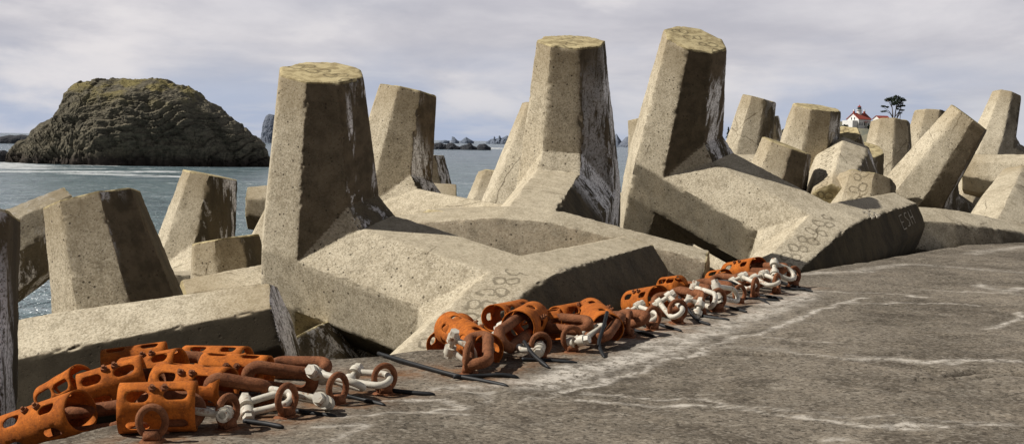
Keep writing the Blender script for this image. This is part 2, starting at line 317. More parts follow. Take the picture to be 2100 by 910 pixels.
DOLOSSE = {
    '1': ([[0.8273, 0.5551, 0.074], [-0.5319, 0.8145, -0.2459], [-0.2048, 0.2104, 0.9528]], [-1.175, 14.647, -1.92]),
    '2': ([[-0.2128, 0.9691, -0.0315], [-0.8311, -0.1103, -0.2939], [-0.2428, -0.0642, 1.0111]], [0.575, 17.756, -1.408]),
    '3': ([[0.7873, 0.7131, 0.1305], [-0.5477, 0.8214, -0.4639], [-0.4413, 0.2485, 0.95]], [4.201, 21.563, -1.274]),
    'h': ([[0.7991, 0.5791, 0.2158], [-0.5925, 0.8077, 0.0724], [-0.1025, -0.1618, 0.9662]], [-1.078, 20.225, -1.729]),
    'd': ([[0.2262, -0.1983, 1.0042], [0.5264, 0.7735, -0.0306], [-0.7762, 0.4885, 0.2255]], [-4.448, 13.194, -3.869]),
    'c': ([[-0.0448, -0.9977, -0.2537], [0.9889, -0.0972, 0.1389], [-0.1335, -0.2478, 0.9216]], [-4.45, 15.576, -3.313]),
    'a': ([[-0.1811, -0.9782, 0.0966], [0.9586, -0.1535, 0.2372], [-0.2195, 0.133, 0.967]], [-5.018, 10.503, -3.392]),
    'b': ([[0.2201, -0.5737, 0.7884], [0.4459, 0.7785, 0.4415], [-0.8678, 0.2545, 0.4285]], [-8.779, 19.417, -3.919]),
    'e': ([[0.5783, 0.8532, 0.1964], [-0.8205, 0.5738, 0.0553], [-0.0612, -0.1884, 0.9209]], [-5.847, 23.503, -3.219]),
    'f': ([[-0.3365, -0.931, -0.1288], [0.9328, -0.3527, 0.0894], [-0.1309, -0.1377, 0.9816]], [-4.76, 20.122, -4.298]),
    'slab': ([[0.2333, 0.304, -0.9236], [-0.3117, -0.8763, -0.3672], [-0.9211, 0.3736, -0.1097]], [-1.832, 16.973, -3.836]),
    'gap': ([[0.1629, -0.8505, -0.5001], [0.9864, 0.1302, 0.1], [-0.02, -0.5096, 0.8602]], [-1.128, 15.828, -4.662]),
    'g': ([[0.5031, -0.7796, 0.373], [0.8237, 0.5632, 0.0659], [-0.2615, 0.2741, 0.9254]], [-4.351, 25.0, -4.045]),
    'k': ([[-0.4561, -0.8847, 0.1956], [0.881, -0.401, 0.2532], [-0.1588, 0.2428, 0.9405]], [-1.735, 35.597, -3.593]),
    'l': ([[0.9152, -0.2538, 0.3128], [0.2327, 0.967, 0.1038], [-0.329, -0.0221, 0.9436]], [1.453, 24.002, -2.314]),
    'i': ([[-0.2352, -0.9593, -0.1562], [0.9613, -0.2533, 0.1084], [-0.1435, -0.1248, 0.9818]], [-2.317, 32.284, -3.191]),
    'j': ([[-0.0081, -0.0543, 0.9985], [0.6314, 0.7741, 0.0475], [-0.7739, 0.6296, 0.028]], [-3.882, 30.059, -2.975]),
    'n': ([[0.1938, -0.9691, -0.1496], [0.9791, 0.1817, 0.0913], [-0.0612, -0.1639, 0.9845]], [4.426, 35.13, -1.872]),
    'o': ([[0.8516, -0.4645, 0.228], [0.489, 0.871, -0.0439], [-0.1885, 0.1573, 0.9732]], [8.287, 37.203, -1.343]),
    'p': ([[-0.861, -0.4889, -0.1399], [0.4963, -0.8679, -0.0218], [-0.1108, -0.0882, 0.9899]], [6.47, 37.693, -1.823]),
    'q': ([[0.8447, 0.435, 0.2881], [-0.4235, 0.8999, -0.1043], [-0.3516, -0.0424, 0.9422]], [6.405, 24.407, -2.953]),
    'r': ([[0.0429, -0.9911, 0.1024], [0.9855, 0.0276, -0.1604], [0.1566, 0.113, 0.985]], [6.526, 28.695, -1.328]),
    's': ([[0.4107, 0.744, -0.3024], [0.1224, -0.3759, -0.9009], [-0.8739, 0.4159, -0.2894]], [7.879, 26.545, -2.022]),
    't': ([[-0.6997, 0.6399, -0.3263], [-0.5242, -0.7656, -0.3741], [-0.4886, -0.0886, 0.8683]], [6.937, 27.137, -2.79]),
    'u': ([[-0.7264, 0.6892, -0.0043], [-0.6375, -0.6753, -0.3714], [-0.2572, -0.2684, 0.9284]], [7.189, 28.793, -2.809]),
    'v': ([[0.4593, -0.9238, 0.2609], [0.8213, 0.5248, 0.2578], [-0.371, 0.0949, 0.9178]], [7.318, 24.954, -3.569]),
    'w': ([[-0.2992, -0.9476, 0.0691], [0.9374, -0.2848, 0.1964], [-0.1671, 0.1277, 0.9823]], [9.912, 34.817, -2.03]),
    'x': ([[-0.4303, -0.9032, 0.1041], [0.9027, -0.4103, 0.1358], [-0.0826, 0.1488, 0.9844]], [11.44, 36.834, -1.544]),
    'y': ([[0.8253, -0.1536, 0.5189], [0.3319, 0.9104, -0.2367], [-0.4668, 0.3924, 0.8114]], [11.378, 30.838, -2.042]),
    'z': ([[0.8918, -0.3721, 0.3679], [0.268, 0.9405, 0.2257], [-0.3883, -0.1056, 0.8708]], [19.542, 46.079, -0.759]),
    'aa': ([[-0.2559, 0.3234, -0.9128], [0.3512, -0.8449, -0.3985], [-0.8837, -0.4099, 0.1006]], [8.123, 24.172, -3.369]),
    'ab': ([[0.3577, -0.7789, 0.4859], [0.1267, 0.5549, 0.8216], [-0.9189, -0.2378, 0.3019]], [11.617, 26.991, -3.171]),
    'bb': ([[0.1822, -0.4634, -0.8673], [0.3866, -0.7772, 0.4966], [-0.9034, -0.425, 0.0391]], [14.978, 32.42, -2.329]),
}
# ------------------------------------------------------------------ concrete dolosse
PATT = {'1': [('H', 1, 1)], '3': [('H', 1, 1)], 's': [('V', 1, 7)], 'v': [('V', 1, 7)]}
STAIN_SHADE = {'1': [('V', 1, 2, 1.9), ('V', 1, 3, 1.8)], '3': [('V', 1, 2, 1.8), ('V', 1, 3, 1.6)], '2': [('V', 1, 4, 1.8)], 'c': [('V', 1, 0, 1.9)], 'y': [('V', 1, 1, .4), ('V', 1, 2, 1.9)], 'q': [('V', 1, 2, 1.8), ('V', 1, 3, 1.8)], 'h': [('V', 1, 3, 1.5)]}  # dark faces: brown stain and deepened shade both put into the colour
BROKEN = {'s': ('V', -1)}
def face_pts(Fk, sg, j):
    a0, b0 = R8[j]; a1, b1 = R8[(j+1) % 8]
    lv = lambda a: '1' if a == 1 else '0'
    return [np.array(p) for p in (dpt(Fk, a0, b0, sg, 'T'), dpt(Fk, a1, b1, sg, 'T'), dpt(Fk, a1, b1, sg, lv(a1)), dpt(Fk, a0, b0, sg, lv(a0)))]
TEX = {}
def cloud(size, depth):
    k = (size, depth)
    if k not in TEX:
        t = bpy.data.textures.new('wear_%d' % len(TEX), 'CLOUDS'); t.noise_scale = size; t.noise_depth = depth; TEX[k] = t
    return TEX[k]
BASE_V, BASE_F = dolos_base()
VG = np.random.default_rng(21).random((32, 32, 32)).astype(np.float32)
def vn3(p, sc, off=0.0):                # smooth value noise, -0.5..0.5
    q = p*sc+off; i = np.floor(q).astype(int); f = q-i; f = f*f*(3-2*f); r = 0
    for dx in (0, 1):
        for dy in (0, 1):
            for dz in (0, 1):
                w_ = (f[:, 0] if dx else 1-f[:, 0])*(f[:, 1] if dy else 1-f[:, 1])*(f[:, 2] if dz else 1-f[:, 2])
                r = r+w_*VG[(i[:, 0]+dx) % 32, (i[:, 1]+dy) % 32, (i[:, 2]+dz) % 32]
    return r-.5
def wear_edges(me, seed):               # knocked and weathered arrises, slightly wavy faces
    n = len(me.vertices); co = np.empty(n*3, np.float32); me.vertices.foreach_get('co', co); co = co.reshape(-1, 3)
    vn = np.empty(n*3, np.float32); me.vertices.foreach_get('normal', vn); vn = vn.reshape(-1, 3)
    nf = len(me.polygons); fnv = np.empty(nf*3, np.float32); me.polygons.foreach_get('normal', fnv); fnv = fnv.reshape(-1, 3)
    nl = len(me.loops); lv = np.empty(nl, np.int32); me.loops.foreach_get('vertex_index', lv)
    tot = np.empty(nf, np.int32); me.polygons.foreach_get('loop_total', tot); lf = np.repeat(np.arange(nf), tot)
    dev = np.zeros(n, np.float32); np.maximum.at(dev, lv, 1-(vn[lv]*fnv[lf]).sum(1))
    e = np.clip(dev/.06, 0, 1)
    ne = len(me.edges); ev = np.empty(ne*2, np.int32); me.edges.foreach_get('vertices', ev); ev = ev.reshape(-1, 2)
    for _ in range(1):                  # spread the edge mask one ring each pass
        m = e.copy(); np.maximum.at(m, ev[:, 0], e[ev[:, 1]]*.55); np.maximum.at(m, ev[:, 1], e[ev[:, 0]]*.55); e = m
    chip = np.clip(vn3(co, 4.0, seed*1.7)*.8+vn3(co, 11.0, seed)*.7+vn3(co, 24, seed*.3)*.4+.04, 0, 1)
    d = -e*(.002+.042*chip)+.008*vn3(co, 1.1, seed)+.003*vn3(co, 6, 3+seed)
    co = co+vn*d[:, None]; me.vertices.foreach_set('co', co.ravel()); me.update()
def snap(v, key):                       # a block that has lost one limb
    if BROKEN.get(key) == ('V', -1) and v[0] < -.6 and v[2] < -DZ0-.05 and abs(v[2]) > DB/2+.1: v = np.array((v[0], v[1], -DZ0-.02-.04*abs(v[1])))
    return v
def make_dolos(key, mat3, loc, label, group):
    A = np.array(mat3); U, S, Vt = np.linalg.svd(A)
    R = U@Vt; St = R.T@A                                # rotation and the casting's own small irregularity
    dist = loc[1]; vox = .023 if dist < 17 else (.032 if dist < 22 else .05)
    me = bpy.data.meshes.new('dolos_cast'); me.from_pydata([tuple(St@snap(np.array(v), key)) for v in BASE_V], [], BASE_F)
    bm = bmesh.new(); bm.from_mesh(me); bmesh.ops.recalc_face_normals(bm, faces=bm.faces)
    bmesh.ops.triangulate(bm, faces=bm.faces); bm.to_mesh(me); bm.free()
    o = bpy.data.objects.new('concrete_dolos', me); C.objects.link(o)
    hull = bpy.data.objects.new('hull', me.copy()); C.objects.link(hull)
    rm = o.modifiers.new('r', 'REMESH'); rm.mode = 'VOXEL'; rm.voxel_size = vox
    sw = o.modifiers.new('s', 'SHRINKWRAP'); sw.target = hull; sw.wrap_method = 'NEAREST_SURFACEPOINT'
    dg = bpy.context.evaluated_depsgraph_get()
    me2 = bpy.data.meshes.new_from_object(o.evaluated_get(dg), depsgraph=dg)
    o.modifiers.clear(); o.data = me2; bpy.data.meshes.remove(me); hm = hull.data; bpy.data.objects.remove(hull); bpy.data.meshes.remove(hm)
    wear_edges(me2, random.randint(0, 999))
    n = len(me2.vertices); co = np.empty(n*3, np.float32); me2.vertices.foreach_get('co', co); co = co.reshape(-1, 3)
    lp = co@np.linalg.inv(St).T
    pat = np.zeros((n, 3), np.float32)
    for Fk, sg, j in PATT.get(key, []):
        T0, T1, B1, B0 = face_pts(Fk, sg, j)
        c = (T0+T1+B0+B1)/4; ua = (T0+T1)/2-(B0+B1)/2; ua /= np.linalg.norm(ua); va = B1-B0; va -= ua*(va@ua); va /= np.linalg.norm(va); nn = np.cross(ua, va)
        d = lp-c; u, v, w = d@ua, d@va, d@nn
        L = np.linalg.norm((T0+T1)/2-(B0+B1)/2)
        m = (np.abs(w) < .05) & (np.abs(u) < L/2+.25) & (np.abs(v) < .26)
        pat[m] = np.stack([u[m], v[m], np.ones(m.sum())], 1)
    for m, i0, i1 in ((np.abs(lp[:, 2]) > DL-.035, 0, 1), (np.abs(lp[:, 1]) > DL-.035, 0, 2)):
        off = 1.55 if i1 == 1 else -1.55
        if m.any() and key != 'd': pat[m] = np.stack([lp[m, 0]+off, lp[m, i1], np.full(m.sum(), 2.0)], 1)
    for nm, arr in (('lp', lp), ('pat', pat)):
        at_ = me2.attributes.new(nm, 'FLOAT_VECTOR', 'POINT'); at_.data.foreach_set('vector', np.ascontiguousarray(arr, np.float32).ravel())
    brn = np.zeros(n, np.float32)
    if key == '2':
        nv = np.empty(n*3, np.float32); me2.vertices.foreach_get('normal', nv); nv = nv.reshape(-1, 3)
        brn = (np.clip((nv@np.array((.74, 0, .66))-.80)/.1, 0, 1)*(lp[:, 0] > 1.2)).astype(np.float32)
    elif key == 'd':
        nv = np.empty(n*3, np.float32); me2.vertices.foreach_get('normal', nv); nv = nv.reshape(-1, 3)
        wn = nv@R.T; brn = (3*np.clip((.62-wn[:, 2])/.15, 0, 1)*(wn[:, 1] < -.3)).astype(np.float32); brn[wn[:, 0] > .8] = 2.4  # front: shade and brown stain put into the colour; right end stained
    if key in STAIN_SHADE:
        nv = np.empty(n*3, np.float32); me2.vertices.foreach_get('normal', nv); nv = nv.reshape(-1, 3)
        for Fk, sg, j, a_ in STAIN_SHADE[key]:
            T0, T1, B1, B0 = face_pts(Fk, sg, j); nn = np.cross(T1-T0, B0-T0); nn /= np.linalg.norm(nn); cc = (T0+T1+B0+B1)/4
            if nn@(cc-np.array([-1.55 if Fk == 'V' else 1.55, 0, 0])) < 0: nn = -nn
            m = (nv@nn > .90) & (np.abs((lp-cc)@nn) < .12); brn[m] = np.maximum(brn[m], a_)
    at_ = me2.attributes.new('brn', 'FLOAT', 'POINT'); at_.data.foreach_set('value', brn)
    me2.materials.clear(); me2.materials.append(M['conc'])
    me2.polygons.foreach_set('use_smooth', [True]*len(me2.polygons))
    me2.set_sharp_from_angle(angle=math.radians(24))
    me2.name = 'concrete_dolos'
    o.matrix_world = Matrix([list(R[i])+[loc[i]] for i in range(3)]+[[0, 0, 0, 1]])
    tag(o, label, 'concrete block', group)
    return o, St
GA, GB, GC = 'dolosse piled along the jetty edge', 'dolosse farther down the pile', 'dolosse in the seaward rows'
LAB = {
 '1': ('largest dolos left of centre, upright leg over a lying leg with ring marks', GA),
 '2': ('tall dolos at centre whose top is flat, white streak down its right side', GA),
 '3': ('tallest leaning dolos with ESH chalked on its lying leg', GA),
 'h': ('dolos behind the largest one, tilted leg with white stained right face', GC),
 'd': ('dolos whose leg lies level behind the nearest rusty sleeves, pale top', GA),
 'c': ('stout dolos stub with black right side behind the level leg at left', GA),
 'a': ('dark dolos at the left edge with white stains running down', GA),
 'b': ('dolos with bleached slanting top behind the black stub at left', GC),
 'e': ('leaning dolos seen against the water right of the black stub', GC),
 'f': ('low flat topped dolos just left of the largest upright leg', GC),
 'slab': ('half buried dolos leg with a white patch behind the level leg', GC),
 'gap': ('grey dolos in the dark hollow under the largest dolos', GA),
 'g': ('dolos sliver showing above the water at the largest leg', GC),
 'k': ('small squat dolos stub below the sea horizon left of centre leg', GC),
 'l': ('pale slanting dolos peeking out left of the tall centre leg', GC),
 'i': ('small dark dolos tip right of the white stained leg', GC),
 'j': ('dark low dolos leg lying behind the hollow left of centre', GC),
 'n': ('tiny dolos tip left of the tallest leaning leg', GB),
 'o': ('tilted dolos just right of the tallest leg, dark right face', GB),
 'p': ('dark dolos sliver behind the tilted one right of the tallest leg', GB),
 'q': ('short tilted dolos with a bright left face and black side', GB),
 'r': ('upright dolos with a level top and the letter R on it', GB),
 's': ('dolos with a ring marked leg hanging down beside the black sided one', GB),
 't': ('dolos with a pale ring marked cap below the lighthouse', GB),
 'u': ('smaller dolos with a ring marked cap right of the lighthouse knoll', GB),
 'v': ('whitest dolos stub with wavy marks behind the ESH leg', GB),
 'w': ('squat upright dolos in front of the cypress tree', GB),
 'x': ('pale upright dolos between the cypress and the long slanting leg', GB),
 'y': ('long slanting dolos leg leaning right with a black underside', GB),
 'z': ('tall dolos cropped by the right edge against the sky', GB),
 'bb': ('low pale dolos leg between the slanting leg and the right edge', GB),
 'aa': ('dolos with BSH chalked on its dark side at the deck edge', GB),
 'ab': ('dolos leg rising at the right edge above the BSH one', GB),
}
DOBJ = {}
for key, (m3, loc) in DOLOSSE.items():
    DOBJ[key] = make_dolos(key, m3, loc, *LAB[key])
    DOBJ[key][0].color = {'a': (1, 1, .6, 1), 'gap': (.75, .8, .2, 1), 'b': (.5, .2, 0, 1), 'h': (0, 0, 1, 1), 'd': (0, 0, 1, 1), '2': (0, 0, .8, 1), '3': (0, 0, .8, 1), 'e': (0, 0, .6, 1), '1': (0, 0, -.25, 1), 'o': (0, 0, .4, 1), 'i': (0, 0, .7, 1)}.get(key, (0, 0, 0, 1))
# chalk writing: thin raised strokes on a face of the block
STROKES = {'E': [[(0, 0), (0, 1)], [(0, 1), (.6, 1)], [(0, .5), (.5, .5)], [(0, 0), (.6, 0)]],
 'S': [[(.6, .95), (.25, 1), (.05, .8), (.3, .55), (.6, .35), (.45, .05), (.05, .05)]],
 'H': [[(0, 0), (0, 1)], [(.6, 0), (.6, 1)], [(0, .5), (.6, .5)]],
 'B': [[(0, 0), (0, 1)], [(0, 1), (.45, .95), (.5, .7), (.05, .52)], [(.05, .52), (.6, .4), (.55, .08), (0, 0)]],
 'R': [[(0, 0), (0, 1)], [(0, 1), (.5, .95), (.5, .6), (0, .5)], [(.1, .5), (.6, 0)]],
 '2': [[(.05, .8), (.3, 1), (.55, .75), (.3, .4), (0, .05), (.7, .1)]],
 'Z': [[(0, .9), (.7, 1), (.1, .1), (.8, .2)], [(.0, .4), (.9, .7)], [(.3, 1), (.5, 0)]]}
def writing(key, text, corner, ux, uy, h, wdt=.022, name='chalk_letter'):
    o, St = DOBJ[key]
    O = Vector(St@np.array(corner)); X = Vector(St@np.array(ux)).normalized(); Y = Vector(St@np.array(uy)); Y = (Y-X*(Y@X)).normalized(); Nn = X.cross(Y)
    x = 0
    for ch in text:
        bm = bmesh.new()
        for st in STROKES[ch]:
            P_ = []
            for (x0, y0), (x1, y1) in zip(st, st[1:]):
                for k in range(4): P_.append(O+X*(x+(x0+(x1-x0)*k/4)*h*.8)+Y*(y0+(y1-y0)*k/4)*h)
            P_.append(O+X*(x+st[-1][0]*h*.8)+Y*(st[-1][1]*h))
            prev = None
            for i, p in enumerate(P_):
                d = (P_[min(i+1, len(P_)-1)]-P_[max(i-1, 0)]).normalized(); s_ = d.cross(Nn).normalized()*wdt*.5*random.uniform(.35, 1.15)
                r4 = [bm.verts.new(p+e) for e in (-s_-Nn*.04, s_-Nn*.04, s_+Nn*.012, -s_+Nn*.012)]
                if prev:
                    for k in range(4): bm.faces.new((prev[k], prev[(k+1) % 4], r4[(k+1) % 4], r4[k]))
                else: bm.faces.new(r4)
                prev = r4
            bm.faces.new(prev)
        bm_obj(name, bm, M['chalk'], o, False)
        x += h*.85
def on_face(Fk, sg, j, k, s):           # k 0 base..1 tip, s across 0..1
    T0, T1, B1, B0 = face_pts(Fk, sg, j); return (B0*(1-s)+B1*s)*(1-k)+(T0*(1-s)+T1*s)*k
f0 = on_face('H', -1, 0, .58, .30); f1 = on_face('H', -1, 0, .95, .30); f2 = on_face('H', -1, 0, .58, .9)
writing('3', 'ESH', f0, f1-f0, f2-f0, .26)
f0 = on_face('H', -1, 1, .30, .35); f1 = on_face('H', -1, 1, .9, .35); f2 = on_face('H', -1, 1, .3, .9)
writing('3', 'ZZ', f0, f0-f1, f0-f2, .24, .03, 'chalk_scribble')
f0 = on_face('V', 1, 0, .0, .25); f1 = on_face('V', 1, 0, .5, .25); f2 = on_face('V', 1, 0, .0, .9)
writing('aa', 'BSH', f0+(f0-f1)*.15, f0-f1, f2-f0, .26)
f0 = on_face('V', 1, 0, .68, .25); f1 = on_face('V', 1, 0, .68, .95); f2 = on_face('V', 1, 0, .95, .25)
writing('r', 'R', f0, f1-f0, f2-f0, .24, .03)
# ------------------------------------------------------------------ deck of the jetty
EDGE = [(-4.4, 5.0), (-2.95, 6.9), (-2.6, 7.5), (-2.15, 8.9), (-1.98, 9.72), (-1.2, 10.05), (-.55, 10.55), (.9, 12.6), (2.4, 14.9), (4.3, 17.5), (7.3, 21.3), (11.2, 26.0), (16, 31.5), (30, 48)]
def edge_x(y):
    for (x0, y0), (x1, y1) in zip(EDGE, EDGE[1:]):
        if y0 <= y <= y1: return x0+(x1-x0)*(y-y0)/(y1-y0)
    return EDGE[0][0] if y < EDGE[0][1] else EDGE[-1][0]
def poly_px(pts): return np.array([tuple(dk(u, v)[:2]) for u, v in pts])
SALT = [  # sight-line tracks of the white deposits, width (m), strength
 ([(1140, 805), (1200, 789), (1300, 762), (1393, 735), (1457, 711), (1520, 690), (1586, 673), (1663, 643), (1714, 621), (1780, 612)], .07, 1.0),
 ([(1714, 621), (1840, 620), (1937, 622), (2010, 628)], .06, .8),
 ([(1060, 790), (1150, 778), (1250, 742), (1330, 728), (1400, 700), (1480, 668), (1560, 640), (1660, 600)], .24, .8),
 ([(1110, 785), (1200, 752), (1290, 738), (1330, 726)], .20, 1.1),
 ([(1270, 735), (1340, 700), (1420, 692)], .16, .9), ([(1290, 705), (1420, 655), (1500, 622), (1650, 590)], .18, .5),
 ([(1200, 818), (1328, 831), (1500, 836), (1628, 857), (1800, 870), (2090, 872)], .055, .9),
 ([(1200, 806), (1330, 815), (1500, 828), (1640, 846), (1800, 856), (2080, 866)], .04, .7), ([(1330, 702), (1480, 712), (1600, 716)], .12, .35), ([(1700, 900), (1760, 896)], .04, .6), ([(1080, 815), (1140, 812)], .04, .5),
 ([(1610, 722), (1760, 735), (1900, 742), (2060, 738)], .06, .8), ([(1760, 730), (1950, 745), (2100, 740)], .07, .7),
 ([(2025, 676), (2060, 664), (2100, 642)], .06, .9), ([(1660, 596), (1780, 598), (1900, 608)], .07, .8), ([(1900, 592), (2000, 598), (2100, 606)], .08, .6),
 ([(1640, 562), (1760, 556), (1860, 540), (1960, 548), (2100, 560)], .16, .55), ([(2010, 582), (2060, 600), (2100, 590)], .12, .7), ([(1990, 520), (2100, 505)], .2, .5),
 ([(780, 824), (905, 822), (960, 830), (850, 850)], .045, .9), ([(700, 862), (820, 850), (960, 846)], .04, .7), ([(640, 878), (750, 880), (690, 905)], .05, .6),
 ([(900, 800), (1000, 795), (1100, 788), (1180, 783)], .12, .6), ([(860, 805), (1000, 808), (1000, 818)], .03, .8), ([(1340, 680), (1500, 690), (1700, 700)], .05, .5), ([(1420, 660), (1600, 662)], .05, .5)]
CRACK = [([(1500, 724), (1600, 728), (1760, 738), (1850, 742), (1890, 750), (1930, 766), (2000, 760), (2100, 768)], .045, 1.0), ([(1890, 777), (1960, 772), (2030, 768)], .05, .7),
 ([(1800, 880), (1830, 872), (1850, 858), (1875, 850)], .02, .5), ([(1500, 720), (1440, 716), (1400, 722)], .02, .6)]
PADS_PX = [(312, 905), (467, 880), (588, 855), (692, 830), (788, 808), (961, 764), (1108, 735), (1172, 722), (1290, 690), (1338, 676), (1389, 662), (1440, 646), (1472, 637), (1516, 623), (1548, 613), (1592, 603), (1627, 588)]
def seg_dist(X, Y, pts):
    d = np.full(X.shape, 1e9)
    for (x0, y0), (x1, y1) in zip(pts, pts[1:]):
        dx, dy = x1-x0, y1-y0; t_ = np.clip(((X-x0)*dx+(Y-y0)*dy)/(dx*dx+dy*dy+1e-9), 0, 1)
        d = np.minimum(d, np.hypot(X-(x0+t_*dx), Y-(y0+t_*dy)))
    return d
def build_deck():
    ys = list(np.arange(5.0, 16, .04)); y = 16.0; st = .05
    while y < 48: ys.append(y); y += st; st *= 1.03
    ts = [0.0]; st = .035
    while ts[-1] < 42:
        ts.append(ts[-1]+st)
        if ts[-1] > 8.0: st *= 1.06
    ys = np.array(ys); ts = np.array(ts)
    ex = np.array([edge_x(v) for v in ys])
    wob = np.array([.05*noise.noise(Vector((v*1.3, 0, 0)))+.05*noise.noise(Vector((v*5, 3, 0)))+.03*noise.noise(Vector((v*15, 9, 0))) for v in ys])
    X = (ex+wob)[:, None]+ts[None, :]; Y = np.repeat(ys[:, None], len(ts), 1)
    # bumps from layered value noise
    rng = np.random.default_rng(3)
    def vnoise(X, Y, s, seed):
        g = np.random.default_rng(seed).random((256, 256)); xi = X*s; yi = Y*s; x0 = np.floor(xi).astype(int); y0 = np.floor(yi).astype(int); fx = xi-x0; fy = yi-y0
        fx = fx*fx*(3-2*fx); fy = fy*fy*(3-2*fy); G = lambda a, b: g[a % 256, b % 256]
        return (G(x0, y0)*(1-fx)+G(x0+1, y0)*fx)*(1-fy)+(G(x0, y0+1)*(1-fx)+G(x0+1, y0+1)*fx)*fy-.5
    n1, n2, n3 = vnoise(X, Y, 1.1, 1), vnoise(X, Y, 4.5, 2), vnoise(X, Y, 13, 4)
    Z = DECK_Z+.022*n1+.014*n2+.010*n3
    Z -= .06*np.exp(-np.maximum(ts[None, :]-.0, 0)/.035)+.05*np.clip(vnoise(X, Y, 3.1, 8)-.05, 0, 1)*np.exp(-ts[None, :]/.25)
    salt = np.zeros_like(X); jx = .10*vnoise(X, Y, 3, 11)+.05*vnoise(X, Y, 9, 12); jy = .10*vnoise(X, Y, 3, 13)+.05*vnoise(X, Y, 9, 14)
    for pts, w_, a in SALT:
        d = seg_dist(X+jx, Y+jy*2, poly_px(pts)); w_ = w_*(.55 if w_ < .1 else .75); salt = np.maximum(salt, a*(1 if w_ < .1 else .98)*np.clip(1.25*np.exp(-(d/w_)**2), 0, 1))
    crack = np.zeros_like(X)
    for pts, w_, a in CRACK:
        d = seg_dist(X+jx, Y+jy*1.5, poly_px(pts)); crack = np.maximum(crack, a*np.exp(-(d/w_)**2)*(.4+.6*(vnoise(X, Y, 6, 15) > -.12)))
    # spalled shelf beyond the crack
    sp = poly_px([(1890, 752), (1930, 768), (2000, 775), (2100, 790), (2100, 800)])
    Z -= .05*crack
    rust = np.zeros_like(X)
    for u, v in PADS_PX:
        p = dk(u, v); d2 = ((X+jx-p.x)/.30)**2+((Y+jy-p.y)/.16)**2; rust = np.maximum(rust, np.exp(-d2))
    for pts, w_, a in (([(640, 770), (780, 770), (880, 758), (1000, 778)], .22, .75), ([(690, 790), (760, 772), (850, 765)], .10, .9), ([(900, 760), (1050, 762), (1180, 715)], .14, .6), ([(1180, 718), (1300, 690), (1480, 632), (1600, 598)], .15, .45), ([(580, 860), (700, 838), (800, 810)], .10, .5)):
        rust = np.maximum(rust, a*np.exp(-(seg_dist(X+jx, Y+jy, poly_px(pts))/w_)**2))
    ny, nt = X.shape
    co = np.stack([X, Y, Z], -1).reshape(-1, 3)
    wear = np.stack([salt, rust, crack], -1).reshape(-1, 3)
    # side wall
    side = [];
    for zz, off in ((-2.05, .02), (-2.6, -.06), (-5.5, -.3)):
        side.append(np.stack([ex+wob*(1.6)+off+.03*np.sin(ys*9+zz), ys, np.full(ny, zz)], -1))
    base = len(co); co = np.concatenate([co]+side); wear = np.concatenate([wear, np.zeros((3*ny, 3))])
    i, j = np.meshgrid(np.arange(ny-1), np.arange(nt-1), indexing='ij'); a = (i*nt+j).ravel()
    F = np.stack([a, a+1, a+nt+1, a+nt], -1)
    k = np.arange(ny-1); rows = [k*nt, base+k, base+ny+k, base+2*ny+k]; step = [nt, 1, 1, 1]
    for q in range(3): F = np.concatenate([F, np.stack([rows[q], rows[q]+step[q], rows[q+1]+1, rows[q+1]], -1)])
    me = bpy.data.meshes.new('jetty_deck'); me.from_pydata(co.tolist(), [], F.tolist())
    at_ = me.attributes.new('wear', 'FLOAT_VECTOR', 'POINT'); at_.data.foreach_set('vector', wear.astype(np.float32).ravel())
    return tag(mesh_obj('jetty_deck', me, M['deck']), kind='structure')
build_deck()
# rubble core under the blocks: dark rough mound sloping to the water
def build_core():
    xs = np.arange(-40, 46, .7); ys = np.arange(4, 75, .7); vs, fs = [], []
    for y in ys:
        for x in xs:
            e = edge_x(min(y, 47.9)); d = (e-x)*.72
            z = -4.6-.085*max(0, d)-.9*max(0, (d-22))*.3+.55*noise.noise(Vector((x*.7, y*.7, 0)))+.4*noise.noise(Vector((x*1.9, y*1.9, 5)))
            if y > 45: z -= (y-45)*.25
            vs.append((x, y, z))
    nx = len(xs)
    for i in range(len(ys)-1):
        for j in range(nx-1): a = i*nx+j; fs.append((a, a+1, a+nx+1, a+nx))
    me = bpy.data.meshes.new('breakwater_ground'); me.from_pydata(vs, [], fs); tag(mesh_obj('breakwater_ground', me, M['rubble'], None, False), kind='structure')
build_core()
# ------------------------------------------------------------------ ironwork
def tube_bm(bm, pts, r, n=10, closed=False, rs=None):
    pts = [Vector(p) for p in pts]; m = len(pts); rings = []
    t0 = (pts[1]-pts[0]).normalized(); up = Vector((0, 0, 1)) if abs(t0.z) < .9 else Vector((1, 0, 0)); nv = t0.cross(up).normalized()
    for i, p in enumerate(pts):
        if closed: t_ = (pts[(i+1) % m]-pts[i-1]).normalized()
        else: t_ = (pts[min(i+1, m-1)]-pts[max(i-1, 0)]).normalized()
        nv = (nv-t_*nv.dot(t_)).normalized(); bv = t_.cross(nv); rr = rs[i] if rs else r
        rings.append([bm.verts.new(p+nv*math.cos(a)*rr+bv*math.sin(a)*rr) for a in [2*math.pi*k/n for k in range(n)]])
    for i in range(m if closed else m-1):
        A, B = rings[i], rings[(i+1) % m]; sh = 0
        if closed and i == m-1:
            sh = min(range(n), key=lambda k: sum((A[q].co-B[(q+k) % n].co).length for q in range(0, n, 3)))
        for k in range(n): bm.faces.new((A[k], A[(k+1) % n], B[(k+1+sh) % n], B[(k+sh) % n]))
    if not closed: bm.faces.new(rings[0][::-1]); bm.faces.new(rings[-1])
